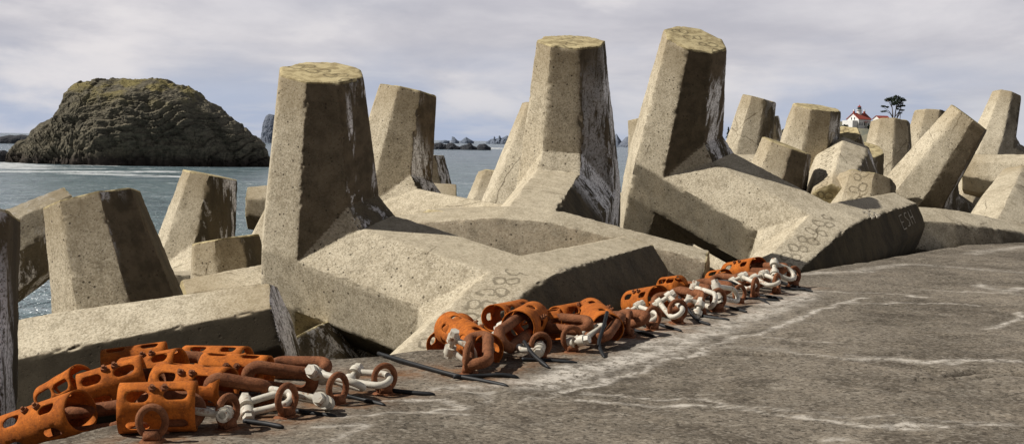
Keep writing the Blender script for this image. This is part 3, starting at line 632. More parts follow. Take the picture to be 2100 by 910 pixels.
def prism_bm(bm, c, axis, r, h, n=6, r2=None):
    axis = axis.normalized(); up = Vector((0, 0, 1)) if abs(axis.z) < .9 else Vector((1, 0, 0)); a = axis.cross(up).normalized(); b = axis.cross(a)
    A = [bm.verts.new(c+(a*math.cos(2*math.pi*k/n)+b*math.sin(2*math.pi*k/n))*r) for k in range(n)]
    B = [bm.verts.new(c+axis*h+(a*math.cos(2*math.pi*k/n)+b*math.sin(2*math.pi*k/n))*(r2 or r)) for k in range(n)]
    for k in range(n): bm.faces.new((A[k], A[(k+1) % n], B[(k+1) % n], B[k]))
    bm.faces.new(A[::-1]); bm.faces.new(B)
def origin_to(o, p):
    me = o.data; me.transform(Matrix.Translation(-p)); o.location = p
# padeyes -----------------------------------------------------------
def padeye(u, v, yaw, label, sc=1.0, lean=0.0):
    p = dk(u, v); t = tag(empty('anchor_ring', p), label, 'anchor ring', 'anchor rings bolted along the deck edge')
    bm = bmesh.new(); a = math.radians(yaw); dx, dy = Vector((math.cos(a), math.sin(a), 0)), Vector((-math.sin(a), math.cos(a), 0))
    for z0, z1, w0, w1, d0, d1 in ((-.03, .012, .075, .07, .06, .055), (.012, .07, .052, .046, .04, .034)):
        lo = [bm.verts.new(dx*sx*w0*sc+dy*sy*d0*sc+Vector((0, 0, z0*sc))) for sx, sy in ((-1, -1), (1, -1), (1, 1), (-1, 1))]
        hi = [bm.verts.new(dx*sx*w1*sc+dy*sy*d1*sc+Vector((0, 0, z1*sc))) for sx, sy in ((-1, -1), (1, -1), (1, 1), (-1, 1))]
        for k in range(4): bm.faces.new((lo[k], lo[(k+1) % 4], hi[(k+1) % 4], hi[k]))
        bm.faces.new(hi); bm.faces.new(lo[::-1])
    bmesh.ops.bevel(bm, geom=bm.edges[:], offset=.007, segments=2, affect='EDGES')
    bm_obj('base', bm, M['chain'], t)
    bm = bmesh.new(); R, r = .082*sc, .0225*sc; c = Vector((0, 0, .122*sc)); le = math.radians(lean); upv = (Vector((0, 0, 1))*math.cos(le)+dy*math.sin(le))
    tube_bm(bm, [c+dx*R*.95*math.cos(q)+upv*R*1.08*math.sin(q) for q in [2*math.pi*k/36 for k in range(36)]], r, 12, True)
    bm_obj('ring', bm, M['chain'], t)
    return t
# shackles ----------------------------------------------------------
def shackle(apex, pin, wdir, label, W=.125, r=.031, head=1):
    W *= .84; r *= .80
    apex, pin = Vector(apex), Vector(pin); ax = (pin-apex); L = max(ax.length, .16); ax.normalize(); w = Vector(wdir); w = (w-ax*w.dot(ax)).normalized()
    t = tag(empty('shackle', apex), label, 'shackle', 'white shackles on the anchor rings')
    pin = ax*L; pts = []; R = W*.62; hw = W*.5
    for k in range(6): pts.append(pin*(1-k/6.)+ax*R*(k/6.)+w*(hw+(R-hw)*math.sin(k/6.*1.4)))
    for k in range(13): a_ = math.pi*k/12; pts.append(ax*R*(1-math.sin(a_))+w*R*math.cos(a_))
    for k in range(5, -1, -1): pts.append(pin*(1-k/6.)+ax*R*(k/6.)-w*(hw+(R-hw)*math.sin(k/6.*1.4)))
    bm = bmesh.new(); tube_bm(bm, pts, r, 12)
    for s in (1, -1): prism_bm(bm, pin+w*s*(hw-.03), w*s, r*1.95, .06, 16)
    bm_obj('bow', bm, M['white'], t, auto=40)
    bm = bmesh.new(); prism_bm(bm, pin-w*(hw+.06), w, r*.95, 2*hw+.13, 14); bm_obj('pin', bm, M['white'], t, auto=40)
    bm = bmesh.new(); prism_bm(bm, pin+w*head*(hw+.030), w*head, r*1.65, .046, 6, r*1.55); bm_obj('bolt_head', bm, M['white'], t, False)
    bm = bmesh.new(); prism_bm(bm, pin-w*head*(hw+.030), -w*head, r*1.55, .04, 6); bm_obj('nut', bm, M['white'], t, False)
    return t
# chain links -------------------------------------------------------
def link(A, B, wdir, label, W=.15, r=.047):
    A, B = Vector(A), Vector(B); c = (A+B)/2; ax = (B-A); L = ax.length; ax.normalize(); w = Vector(wdir); w = (w-ax*w.dot(ax)).normalized(); h = max(L/2-W/2, .03); R = W/2*1.0
    pts = []
    for k in range(13): a = -math.pi/2+math.pi*k/12; pts.append(ax*(h+R*math.cos(a))+w*R*math.sin(a))
    for k in range(1, 5): pts.append(ax*(h-2*h*k/5)+w*R*.97)
    for k in range(13): a = math.pi/2+math.pi*k/12; pts.append(ax*(-h+R*math.cos(a))+w*R*math.sin(a))
    for k in range(1, 5): pts.append(ax*(-h+2*h*k/5)-w*R*.97)
    bm = bmesh.new(); tube_bm(bm, pts, r, 12, True)
    o = bm_obj('chain_link', bm, M['chain']); o.location = c
    return tag(o, label, 'chain link', 'rusty chain links threaded through the sleeves')
# perforated sleeves --------------------------------------------------
from mathutils.geometry import delaunay_2d_cdt
def sleeve(A, B, label, R=.15, spin=0.0, slots=5, rows=2, bolts=True, dent=0.0, seed=0):
    A, B = Vector(A), Vector(B); L = (B-A).length; ax = (B-A).normalized(); rg = random.Random(seed+11)
    up = Vector((0, 0, 1)); e2 = ax.cross(up).normalized(); e1 = e2.cross(ax)
    t = tag(empty('pipe_sleeve', A), label, 'pipe sleeve', 'orange perforated pipe sleeves over the chain')
    circ = 2*math.pi*R; holes = []
    for q in range(slots):
        for k in range(rows):
            holes.append((circ*(q+.5)/slots+rg.uniform(-.01, .01), L*((k+.5)/rows)+rg.uniform(-.012, .012)+(0.0 if rows > 1 else 0), rg.uniform(.036, .041), rg.uniform(.066, .074)))
    def inside(s, x, h, m=1.0):
        hs, hx, a, b = h; straight = max(b-a, 0); dx_ = max(abs(x-hx)-straight, 0); return math.hypot(s-hs, dx_) < a*m
    pts, edges = [], []
    ns = 56; nx = 13
    for i in range(ns+1):
        for k in range(nx+1):
            s, x = circ*i/ns, L*k/nx
            if 0 < i < ns and 0 < k < nx and any(inside(s, x, h, 1.18) for h in holes): continue
            pts.append(Vector((s, x)))
    for h in holes:
        st = len(pts); hs, hx, a, b = h; s_ = max(b-a, 0)
        for k in range(22):
            q = 2*math.pi*k/22; sx = math.copysign(s_, math.cos(q)) if abs(math.cos(q)) > 1e-6 else 0
            pts.append(Vector((hs+a*math.sin(q), hx+sx+a*math.cos(q))))
            edges.append((st+k, st+(k+1) % 22))
    vs, es, fs, *_ = delaunay_2d_cdt(pts, edges, [], 0, 1e-5)
    bm = bmesh.new(); bv = []
    ph = rg.uniform(0, 6)
    for p in vs:
        q = p[0]/R+spin; rr = R*(1+dent*math.sin(2*q+ph)*.5+dent*.4*math.sin(3*q+ph*2+p[1]*4))
        bv.append(bm.verts.new(ax*p[1]+e1*math.cos(q)*rr+e2*math.sin(q)*rr))
    for f in fs:
        c = (vs[f[0]]+vs[f[1]]+vs[f[2]])/3
        if any(inside(c[0], c[1], h, .985) for h in holes): continue
        try: bm.faces.new([bv[i] for i in f])
        except ValueError: pass
    bmesh.ops.remove_doubles(bm, verts=bm.verts, dist=.0004)
    o = bm_obj('pipe', bm, M['sleeve'], t)
    so_ = o.modifiers.new('wall', 'SOLIDIFY'); so_.thickness = .011; so_.offset = -1
    if bolts:
        for q, x in ((.30, .44), (.30, .60), (2.45, .42), (2.45, .60), (4.4, .5)):
            an = q+spin; d = e1*math.cos(an)+e2*math.sin(an); bm = bmesh.new()
            prism_bm(bm, ax*(x*L)+d*(R-.004), d, .024, .022, 6); prism_bm(bm, ax*(x*L)+d*(R+.018), d, .012, .018, 8)
            bm_obj('bolt', bm, M['chain'], t, False)
    return t
def rod(pts, label, r=.017):
    P_ = [Vector(p) for p in pts]
    if len(P_) == 2: P_ = [P_[0].lerp(P_[1], k/6)+Vector((0, 0, .006*math.sin(k*1.7))) for k in range(7)]
    else:
        Q = []
        for i in range(len(P_)-1):
            p0, p1, p2, p3 = P_[max(i-1, 0)], P_[i], P_[i+1], P_[min(i+2, len(P_)-1)]
            for k in range(6):
                u = k/6; Q.append(.5*((2*p1)+(p2-p0)*u+(2*p0-5*p1+4*p2-p3)*u*u+(3*p1-p0-3*p2+p3)*u**3))
        P_ = Q+[P_[-1]]
    bm = bmesh.new(); tube_bm(bm, P_, r, 8, rs=[r*(1 if i < len(P_)-2 else (.75 if i == len(P_)-2 else .35)) for i in range(len(P_))]); o = bm_obj('rubber_rod', bm, M['rod']); origin_to(o, P_[0])
    return tag(o, label, 'rod', 'black rubber rods trailing from the chains')
G = lambda u, v, h=.0: dk(u, v, h)
# near cluster
padeye(312, 905, 4, 'empty anchor ring nearest the camera, in front of the largest sleeve')
padeye(467, 880, 58, 'anchor ring holding the bolt of the shackle beside the nearest sleeve')
padeye(588, 855, 55, 'anchor ring third from the left, bow of a white shackle through it')
padeye(692, 830, 50, 'anchor ring with orange chipped top and a bolt head before it')
padeye(788, 808, 28, 'anchor ring rightmost of the near cluster, white bow hooked in its left')
sleeve(G(246, 836, .15), G(404, 831, .155), 'widest orange sleeve lying side on behind the empty ring', .155, .28, 5, 2, True, .02, 1)
sleeve(at(18, 892, 7.75), at(166, 842, 7.5), 'orange sleeve tipping over the deck edge at bottom left', .14, .35, 5, 2, True, .03, 2)
sleeve(at(100, 822, 8.3), at(172, 780, 8.2), 'short orange sleeve half hidden behind the tipping one', .13, .8, 5, 2, False, .04, 3)
sleeve(at(168, 806, 8.05), at(300, 766, 8.15), 'orange sleeve with two bolt heads in its middle, left of the joined bars', .135, .15, 5, 2, True, .03, 4)
sleeve(at(212, 752, 9.2), at(344, 734, 9.3), 'rearmost left sleeve with slots along its top', .135, .9, 5, 2, True, .03, 5)
sleeve(at(256, 768, 8.9), at(372, 748, 8.8), 'rust sleeve in front of the rearmost left one', .13, .1, 5, 2, True, .02, 6)
sleeve(G(328, 782, .14), G(470, 793, .15), 'orange sleeve with a thick bar leaving its open right end', .135, .5, 5, 2, True, .02, 7)
sleeve(at(382, 742, 9.55), at(506, 744, 9.4), 'plain backed sleeve at the rear against the level concrete leg', .135, 1.0, 5, 2, False, .02, 8)
sleeve(G(418, 760, .14), G(552, 766, .14), 'orange sleeve right of the plain backed one, bolt on its side', .132, .75, 5, 2, True, .02, 9)
link(at(120, 872, 7.6), at(262, 853, 7.6), (0, .6, .6), 'rusty link joining the tipping sleeve to the widest one', .17)
link(G(290, 838, .14), G(408, 843, .12), (.1, .5, .8), 'rusty link inside the widest sleeve', .16)
link(at(262, 792, 8.15), at(352, 786, 8.1), (0, .5, .8), 'rusty link between the bolted sleeve and the thick bar sleeve', .16)
link(G(430, 792, .16), G(552, 812, .09), (.1, .35, -.9), 'long thick rusty link curving down right of the near sleeves', .15, .046)
link(G(508, 768, .16), G(640, 786, .085), (.1, .35, -.9), 'thick rusty link bending down behind the bolt head of the white shackles', .155, .046)
link(at(556, 752, 9.1), at(668, 754, 9.0), (.1, .9, .3), 'rusty link lying level at the back edge of the near cluster', .18, .046)
link(at(340, 745, 9.0), at(420, 750, 9.0), (.1, .7, .6), 'rusty link between the two rear sleeves', .16)
shackle(G(386, 838, .13), G(462, 848, .10), (.35, -1.0, .12), 'white shackle coming out of the widest sleeve with a nut facing the camera', .13, .031, -1)
shackle(G(596, 812, .12), G(506, 836, .05), (.6, .75, .5), 'white shackle curving through the third ring from the left', .125, .030)
shackle(G(556, 800, .13), G(664, 822, .085), (.6, -1, .25), 'white shackle with its square bolt at the chipped orange ring', .13, .031)
shackle(G(742, 792, .10), G(652, 768, .15), (.55, -.9, .2), 'white shackle with the biggest hexagonal head, lying on the rusty link', .14, .033)
shackle(G(798, 780, .11), G(722, 772, .12), (.5, 1, .4), 'white shackle hooked in the rightmost ring of the near cluster', .15, .031)
for pts, lab in (((G(500, 862, .02), G(545, 868, .015), G(582, 875, .012)), 'short black rod ending beside the second ring from the left'),
    ((G(608, 842, .02), G(650, 848, .015), G(690, 853, .012)), 'black rod pointing right from the third ring from the left'),
    ((G(712, 811, .03), G(750, 820, .015), G(790, 830, .012)), 'black rod leaving the chipped orange ring'),
    ((G(804, 800, .02), G(850, 805, .015), G(892, 808, .012)), 'black rod pointing right from the rightmost near ring'),
    ((at(188, 838, 7.9), at(215, 832, 7.85), at(244, 824, 7.8)), 'black rod between the tipping sleeve and the widest one'),
    ((G(776, 724, .03), G(850, 746, .03), G(930, 768, .02), G(1000, 782, .015), G(1042, 791, .012)), 'longest black rod lying free between the two clusters'),
    ((G(930, 772, .02), G(985, 770, .02), G(1030, 768, .03), G(1064, 774, .012)), 'black rod under the end of the longest one'),
    ((G(1075, 700, .14), G(1092, 725, .08), G(1126, 754, .012)), 'black rod drooping from the round sleeve mouth'),
    ((G(1070, 736, .02), G(1120, 738, .015), G(1184, 743, .012)), 'black rod lying behind the drooping one'),
    ((G(1245, 640, .28), G(1238, 668, .2), G(1228, 705, .08), G(1240, 733, .012)), 'black rod hanging across the widest sleeve mouth of the middle cluster'),
    ((G(1300, 676, .02), G(1322, 683, .015), G(1344, 690, .012)), 'short black rod right of the middle cluster'),
    ((G(1350, 664, .03), G(1372, 671, .015), G(1398, 678, .012)), 'black rod behind the first ring of the far cluster'),
    ((G(1352, 604, .22), G(1385, 604, .22), G(1408, 630, .12), G(1428, 655, .03), G(1457, 665, .012)), 'arched black rod springing from the first far sleeve'),
    ((G(1420, 643, .02), G(1456, 650, .015), G(1496, 655, .012)), 'black rod ending at the white patch in the far cluster'),
    ((G(1484, 627, .02), G(1508, 633, .015), G(1532, 639, .012)), 'short black rod right of the shackle with upright ring'),
    ((G(1468, 576, .16), G(1500, 578, .17), G(1540, 601, .05), G(1579, 624, .012)), 'long arched black rod crossing the far shackles'),
    ((G(1525, 611, .02), G(1560, 613, .015), G(1600, 616, .012)), 'lower of two parallel black rods in the far cluster'),
    ((G(1556, 605, .02), G(1580, 608, .015), G(1606, 612, .012)), 'upper of two parallel black rods in the far cluster'),
    ((G(1599, 577, .04), G(1630, 587, .02), G(1667, 597, .012)), 'farthest black rod, ending beyond the last ring'),
    ((G(1600, 590, .02), G(1628, 592, .015), G(1656, 594, .012)), 'black rod lying flat before the last ring')):
    rod(pts, lab)
# middle cluster
padeye(961, 766, 80, 'edge on anchor ring in front of the lowest middle sleeve', 1.15)
padeye(1108, 735, 12, 'anchor ring filled by a round white bolt head', 1.0)
padeye(1172, 722, 20, 'anchor ring threaded by the bolt of a long white shackle', 1.05)
padeye(1290, 690, 75, 'edge on anchor ring right of the widest sleeve mouth', 1.1)
sleeve(at(905, 710, 10.9), at(948, 672, 11.4), 'upright rimmed sleeve at the left end of the middle cluster', .15, .3, 5, 2, True, .03, 11)
sleeve(at(1000, 720, 9.75), at(922, 672, 10.5), 'slotted sleeve whose mouth faces the camera above the edge on ring', .148, .4, 6, 2, True, .03, 12)
sleeve(at(1014, 652, 11.2), at(1070, 640, 11.9), 'small mouthed sleeve behind the middle cluster', .135, .2, 5, 2, False, .04, 13)
sleeve(at(1062, 672, 10.35), at(1094, 652, 10.95), 'raised sleeve with a bar slanting out of its mouth', .155, .9, 5, 1, True, .04, 14)
sleeve(at(1085, 672, 11.0), at(1152, 664, 11.0), 'sleeve lying crosswise behind the raised one, bar leaving to the right', .15, .7, 5, 2, True, .02, 15)
sleeve(at(1140, 655, 11.6), at(1222, 640, 12.0), 'dented sleeve along the back of the middle cluster', .135, .2, 5, 2, True, .04, 16)
sleeve(at(1246, 674, 10.9), at(1210, 640, 11.9), 'sleeve with the widest dark mouth of the middle cluster', .15, .5, 5, 2, True, .04, 17)
link(G(980, 745, .10), G(982, 690, .22), (1, -.2, .1), 'upright rusty link in the mouth of the slotted middle sleeve', .16)
link(G(1030, 700, .16), G(1090, 655, .24), (.5, .6, -.3), 'rusty link slanting out of the raised sleeve', .17)
link(at(1120, 660, 10.9), at(1206, 668, 10.7), (.1, .8, .4), 'rusty link between the crosswise sleeve and the wide mouth', .17)
link(G(1222, 694, .10), G(1256, 648, .20), (1, -.1, .2), 'round rusty link standing in the widest sleeve mouth', .19)
link(at(1266, 650, 11.6), at(1320, 655, 11.3), (.2, .9, .3), 'rusty link right of the middle cluster', .17)
shackle(G(972, 733, .10), G(926, 705, .19), (.5, -.5, .7), 'white shackle arched over the left mouth of the middle cluster', .13, .031)
shackle(G(1014, 690, .17), G(1040, 664, .23), (.8, -.5, .5), 'white shackle with its hexagonal head raised on the slanting link', .125, .031)
shackle(G(1062, 712, .10), G(1106, 716, .09), (.3, 1, .1), 'white shackle behind the ring with the round white bolt head', .13, .031)
shackle(G(1228, 668, .17), G(1182, 700, .10), (.3, -1, .1), 'white shackle with a long bar reaching the wide dark mouth', .125, .031)
shackle(G(1342, 654, .10), G(1298, 634, .14), (.4, 1, .5), 'white shackle in the gap between the middle and far clusters', .15, .030)
# far cluster
padeye(1338, 676, 30, 'first anchor ring of the far cluster, white bow in its left side', 1.05)
padeye(1389, 662, 12, 'anchor ring of the far cluster standing before the first open sleeve', 1.1)
padeye(1440, 646, 80, 'edge on anchor ring in the far cluster', 1.1)
padeye(1472, 637, 25, 'anchor ring around a white pin in the far cluster', 1.1)
padeye(1516, 623, 30, 'low anchor ring hidden under the arched rod', 1.0)
padeye(1548, 613, 60, 'anchor ring under the right end of the arched rod', 1.15)
padeye(1592, 603, 60, 'second to last anchor ring of the far cluster', 1.15)
padeye(1627, 588, 30, 'last anchor ring, farthest along the deck edge', 1.2)
sleeve(at(1296, 622, 13.4), at(1352, 612, 12.9), 'first sleeve of the far cluster with its dark mouth to the right', .15, .5, 5, 2, True, .03, 21)
sleeve(at(1362, 592, 14.2), at(1396, 588, 14.0), 'small sleeve behind the first far one', .14, .2, 5, 2, False, .03, 22)
sleeve(at(1462, 576, 15.5), at(1488, 572, 15.3), 'half hidden sleeve behind the long arched rod', .14, .2, 5, 1, False, .03, 23)
sleeve(at(1496, 560, 16.3), at(1556, 549, 15.7), 'farthest sleeve, bright orange with two slots', .15, .45, 5, 2, True, .02, 24)
link(at(1344, 628, 12.6), at(1392, 620, 12.7), (.3, .6, .7), 'rusty link in the first far sleeve mouth', .2, .05)
link(at(1376, 604, 13.6), at(1432, 614, 13.0), (.2, .9, .3), 'rusty link behind the ring before the open sleeve', .19, .05)
link(at(1392, 590, 14.2), at(1446, 600, 13.8), (.2, .9, .3), 'curved rusty link right of the small far sleeve', .19, .05)
link(at(1428, 584, 14.4), at(1492, 594, 14.0), (.2, .9, .3), 'rusty link at the middle of the far cluster', .2, .05)
link(at(1464, 572, 15.2), at(1520, 580, 14.9), (.2, .9, .3), 'rusty link under the arched rod', .19, .05)
link(at(1508, 570, 15.4), at(1570, 576, 15.0), (.2, .9, .3), 'long rusty link before the farthest sleeve', .2, .05)
link(at(1540, 550, 15.8), at(1608, 552, 15.4), (.2, .9, .2), 'farthest rusty link leaving the farthest sleeve', .2, .05)
shackle(G(1392, 645, .10), G(1362, 614, .20), (.7, -.4, .3), 'white shackle hanging beside the first open far sleeve', .14, .033)
shackle(G(1404, 622, .14), G(1424, 630, .10), (.7, .4, .4), 'small white shackle left of the edge on far ring', .13, .033)
shackle(G(1466, 618, .14), G(1420, 600, .18), (.6, -.9, .5), 'white shackle hooked on the ring around the white pin', .15, .034)
shackle(G(1512, 606, .12), G(1472, 598, .20), (.4, .9, .4), 'white shackle lying level left of the arched rod', .15, .034)
shackle(G(1544, 588, .14), G(1512, 572, .18), (.5, .9, .4), 'white shackle under the long rusty link', .15, .034)
shackle(G(1592, 582, .14), G(1556, 566, .20), (.5, .9, .4), 'white shackle hooked on the second to last ring', .16, .034)
shackle(G(1628, 566, .16), G(1588, 550, .26), (.5, .9, .5), 'farthest white shackle, its bow through the last ring', .2, .036)
# ------------------------------------------------------------------ sea
SEA = -8.0
def sea_y(u, v): d = ray(u, v); return d*(SEA/d.z)
def build_sea():
    ys = [36.0]; 
    while ys[-1] < 52000: ys.append(ys[-1]*1.012+.0)
    vs, fo = [], []; ts = np.linspace(-.62, .62, 261)
    bands = [((0, 352), (330, 352), 10, 1.0), ((60, 345), (300, 346), 5, .9), ((180, 356), (360, 362), 9, .95), ((380, 352), (470, 366), 7, .5), ((0, 330), (40, 345), 14, 1.0), ((0, 284), (75, 286), 55, .9),
             ((300, 334), (345, 331), 5, 1.1), ((430, 330), (495, 333), 5, 1.1), ((20, 338), (150, 341), 5, .9), ((160, 339), (230, 340), 4, 1.0), ((900, 304), (985, 303), 90, 1.15), ((500, 375), (545, 390), 6, .5), ((1255, 296), (1290, 298), 120, .6), ((536, 277), (556, 278), 300, .9)]
    bd = []
    for (u0, v0), (u1, v1), w_, a in bands:
        p, q = sea_y(u0, v0), sea_y(u1, v1); bd.append(((p.x, p.y), (q.x, q.y), w_, a))
    Y = np.repeat(np.array(ys)[:, None], len(ts), 1); X = Y*ts[None, :]; F_ = np.zeros_like(X)
    for p, q, w_, a in bd:
        dx, dy = q[0]-p[0], q[1]-p[1]; t_ = np.clip(((X-p[0])*dx+(Y-p[1])*dy)/(dx*dx+dy*dy), 0, 1)
        d = np.hypot((X-p[0]-t_*dx), (Y-p[1]-t_*dy)); F_ = np.maximum(F_, a*np.exp(-(d/w_)**2))
    nx = len(ts); co = np.stack([X, Y, np.full(X.shape, SEA)], -1).reshape(-1, 3)
    i, j = np.meshgrid(np.arange(len(ys)-1), np.arange(nx-1), indexing='ij'); a = (i*nx+j).ravel()
    me = bpy.data.meshes.new('sea_water'); me.from_pydata(co.tolist(), [], np.stack([a, a+1, a+nx+1, a+nx], -1).tolist())
    at_ = me.attributes.new('foam', 'FLOAT', 'POINT'); at_.data.foreach_set('value', F_.astype(np.float32).ravel())
    tag(mesh_obj('sea_water', me, water_mat()), kind='structure')
build_sea()
# ------------------------------------------------------------------ rocks in the sea
def fb(p, o=5, r=.5):
    return noise.fractal(p, 1.0-r*.0, 2.1, o, noise_basis='PERLIN_ORIGINAL')
def crag(name, prof, y0, depth, label, mat, nx=220, nd=90, rough=1.0, base=-9.0, skew=0.0, group=None, sp=.62, endp=.45):
    # prof: skyline as (u, v) sight-line pairs at distance y0; built as a solid heightfield mound in plan, then roughened
    P_ = [at(u, v, y0) for u, v in prof]; xs = [p.x for p in P_]; zs = [p.z for p in P_]
    def sky(x):
        for i in range(len(xs)-1):
            if xs[i] <= x <= xs[i+1]: return zs[i]+(zs[i+1]-zs[i])*(x-xs[i])/max(xs[i+1]-xs[i], 1e-6)
        return base
    x0, x1 = xs[0], xs[-1]; W_ = x1-x0; vs, fs = [], []; sc = W_/70.0
    for i in range(nx+1):
        s = i/nx; x = x0+W_*s; H_ = sky(x)-base; half = depth*.5*max(math.sin(math.pi*min(max(s, .004), .996)), .0)**endp
        for j in range(nd+1):
            a = math.pi*j/nd                                        # section arc from front foot over the crest to the rear foot
            cy = -math.cos(a); sz = math.sin(a)**sp
            p = Vector((x, y0+half*cy+skew*H_*sz, base+H_*sz)); u = p/sc
            q = u/9.0
            n1 = noise.fractal(q+Vector((0, 0, 3)), .8, 2.1, 5); n5 = noise.fractal(u/2.2, .7, 2.2, 4)
            dip = u.z*.95+u.x*(.75 if s < .34 else -.20)+3.0*noise.noise(q*.9)
            fr = dip/2.3+.9*noise.noise(u*.16); led = fr-math.floor(fr); led = led**1.6
            fr2 = dip/.8+1.4*noise.noise(u*.4); led2 = fr2-math.floor(fr2)
            cr = max(0.0, 1-abs(noise.noise(Vector((u.x*.11+u.z*.06, u.y*.05, u.z*.05+9)))*7)); cr2 = max(0.0, 1-abs(noise.noise(Vector((u.x*.35, u.y*.2, u.z*.16+2)))*6))
            edge = math.sin(a); am = sc*rough
            out = 2.2*n1+.32*n5+.85*(led-.5)+.40*(led2-.5)-.8*cr-.25*cr2
            p += Vector((0, cy*am*out*(1-.6*edge**6), am*(.35*n5+.2*(led-.5))*edge**4))+Vector((am*.9*noise.noise(q*3.1)+am*.5*(led-.5), 0, am*.45*noise.noise(u*.4)*(.25+.75*edge)+am*.2*noise.noise(u*1.3)*edge))
            vs.append(p)
    for i in range(nx):
        for j in range(nd): a = i*(nd+1)+j; fs.append((a, a+1, a+nd+2, a+nd+1))
    c = Vector(((x0+x1)/2, y0, base)); me = bpy.data.meshes.new(name); me.from_pydata([v-c for v in vs], [], fs)
    bm = bmesh.new(); bm.from_mesh(me); bmesh.ops.recalc_face_normals(bm, faces=bm.faces); bm.to_mesh(me); bm.free()
    o = mesh_obj(name, me, mat, None, False); o.location = c
    return tag(o, label, 'sea rock', group)
ISL = rock_mat('island_rock', (.088, .076, .050), (.235, .205, .140), .04, sc=1.0, top=(.33, .27, .09))
crag('sea_rock', [(14, 326), (22, 308), (40, 291), (70, 280), (74, 268), (92, 252), (128, 236), (136, 228), (143, 206), (153, 194), (154, 178), (166, 169), (200, 167), (203, 161), (211, 161), (214, 166), (228, 164), (236, 160), (248, 164), (322, 163), (328, 161), (344, 165), (352, 170), (378, 177), (386, 181), (404, 186), (409, 200), (440, 214), (456, 229), (490, 252), (520, 277), (540, 296), (552, 318), (557, 338)],
     327, 38, 'big domed rock island in the sea at left', ISL, 330, 190, .9, endp=.75)
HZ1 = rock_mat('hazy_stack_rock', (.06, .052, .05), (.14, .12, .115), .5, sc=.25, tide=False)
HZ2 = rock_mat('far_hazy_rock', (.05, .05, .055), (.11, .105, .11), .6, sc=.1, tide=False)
DK = rock_mat('wet_reef_rock', (.030, .027, .026), (.07, .062, .055), .12, sc=.5, tide=False)
GR = 'small rocks on the horizon'
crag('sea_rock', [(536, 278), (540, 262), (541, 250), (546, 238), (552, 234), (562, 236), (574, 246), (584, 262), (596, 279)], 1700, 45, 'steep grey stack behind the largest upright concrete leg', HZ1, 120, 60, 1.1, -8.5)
crag('sea_rock', [(-24, 284), (4, 280), (20, 277), (34, 278), (44, 276), (58, 278), (78, 283)], 900, 14, 'flat reef breaking the surf at far left', DK, 100, 40, .5, -8.4)
crag('sea_rock', [(-30, 322), (-12, 311), (8, 308), (18, 315), (26, 323)], 330, 8, 'black ledge at the foot of the domed island', DK, 80, 40, .5, -8.6)
crag('sea_rock', [(874, 300), (880, 296), (886, 297), (892, 294), (898, 293), (904, 292.5), (908, 295), (914, 296), (920, 301)], 1040, 14, 'dark reef rock just right of the white stained leg', DK, 80, 40, 2.2, -8.4, sp=1.3, endp=.6)
crag('sea_rock', [(910, 301), (914, 298), (917, 295), (922, 293.5), (927, 293), (931, 295), (936, 299), (945, 302)], 1040, 14, 'second dark reef rock from the left before the surf', DK, 80, 40, 2.2, -8.4, sp=1.3, endp=.6)
crag('sea_rock', [(942, 302), (947, 299), (953, 297), (957, 297), (960, 294), (964, 292.5), (967, 295), (970, 299), (973, 300), (980, 303)], 1040, 14, 'peaked dark reef rock above the breaking wave', DK, 80, 40, 2.2, -8.4, sp=1.3, endp=.6)
crag('sea_rock', [(976, 303), (980, 299), (983, 296), (988, 295.5), (993, 295), (997, 296), (1000, 299), (1007, 303)], 1040, 14, 'rightmost dark reef rock in the gap', DK, 80, 40, 2.2, -8.4, sp=1.3, endp=.6)
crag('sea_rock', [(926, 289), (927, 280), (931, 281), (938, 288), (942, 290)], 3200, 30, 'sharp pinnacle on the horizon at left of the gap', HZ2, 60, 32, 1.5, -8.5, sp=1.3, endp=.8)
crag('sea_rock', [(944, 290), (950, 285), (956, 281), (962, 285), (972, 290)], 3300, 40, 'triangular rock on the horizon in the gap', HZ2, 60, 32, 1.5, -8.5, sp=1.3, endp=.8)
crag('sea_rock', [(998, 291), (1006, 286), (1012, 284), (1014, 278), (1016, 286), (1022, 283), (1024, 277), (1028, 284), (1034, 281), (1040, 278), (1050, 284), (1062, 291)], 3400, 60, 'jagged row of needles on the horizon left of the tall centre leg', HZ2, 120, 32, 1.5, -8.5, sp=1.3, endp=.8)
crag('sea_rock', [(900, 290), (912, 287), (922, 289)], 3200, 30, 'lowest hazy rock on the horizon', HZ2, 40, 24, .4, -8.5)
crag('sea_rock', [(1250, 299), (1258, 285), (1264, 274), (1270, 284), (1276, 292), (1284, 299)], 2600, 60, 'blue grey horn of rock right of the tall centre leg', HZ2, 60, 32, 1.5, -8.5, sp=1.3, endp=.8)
crag('sea_rock', [(1268, 299), (1278, 287), (1284, 281), (1296, 280), (1308, 290), (1316, 299)], 2500, 60, 'reddish blunt rock left of the tallest leaning leg', HZ1, 60, 32, 1.5, -8.5, sp=1.3, endp=.8)
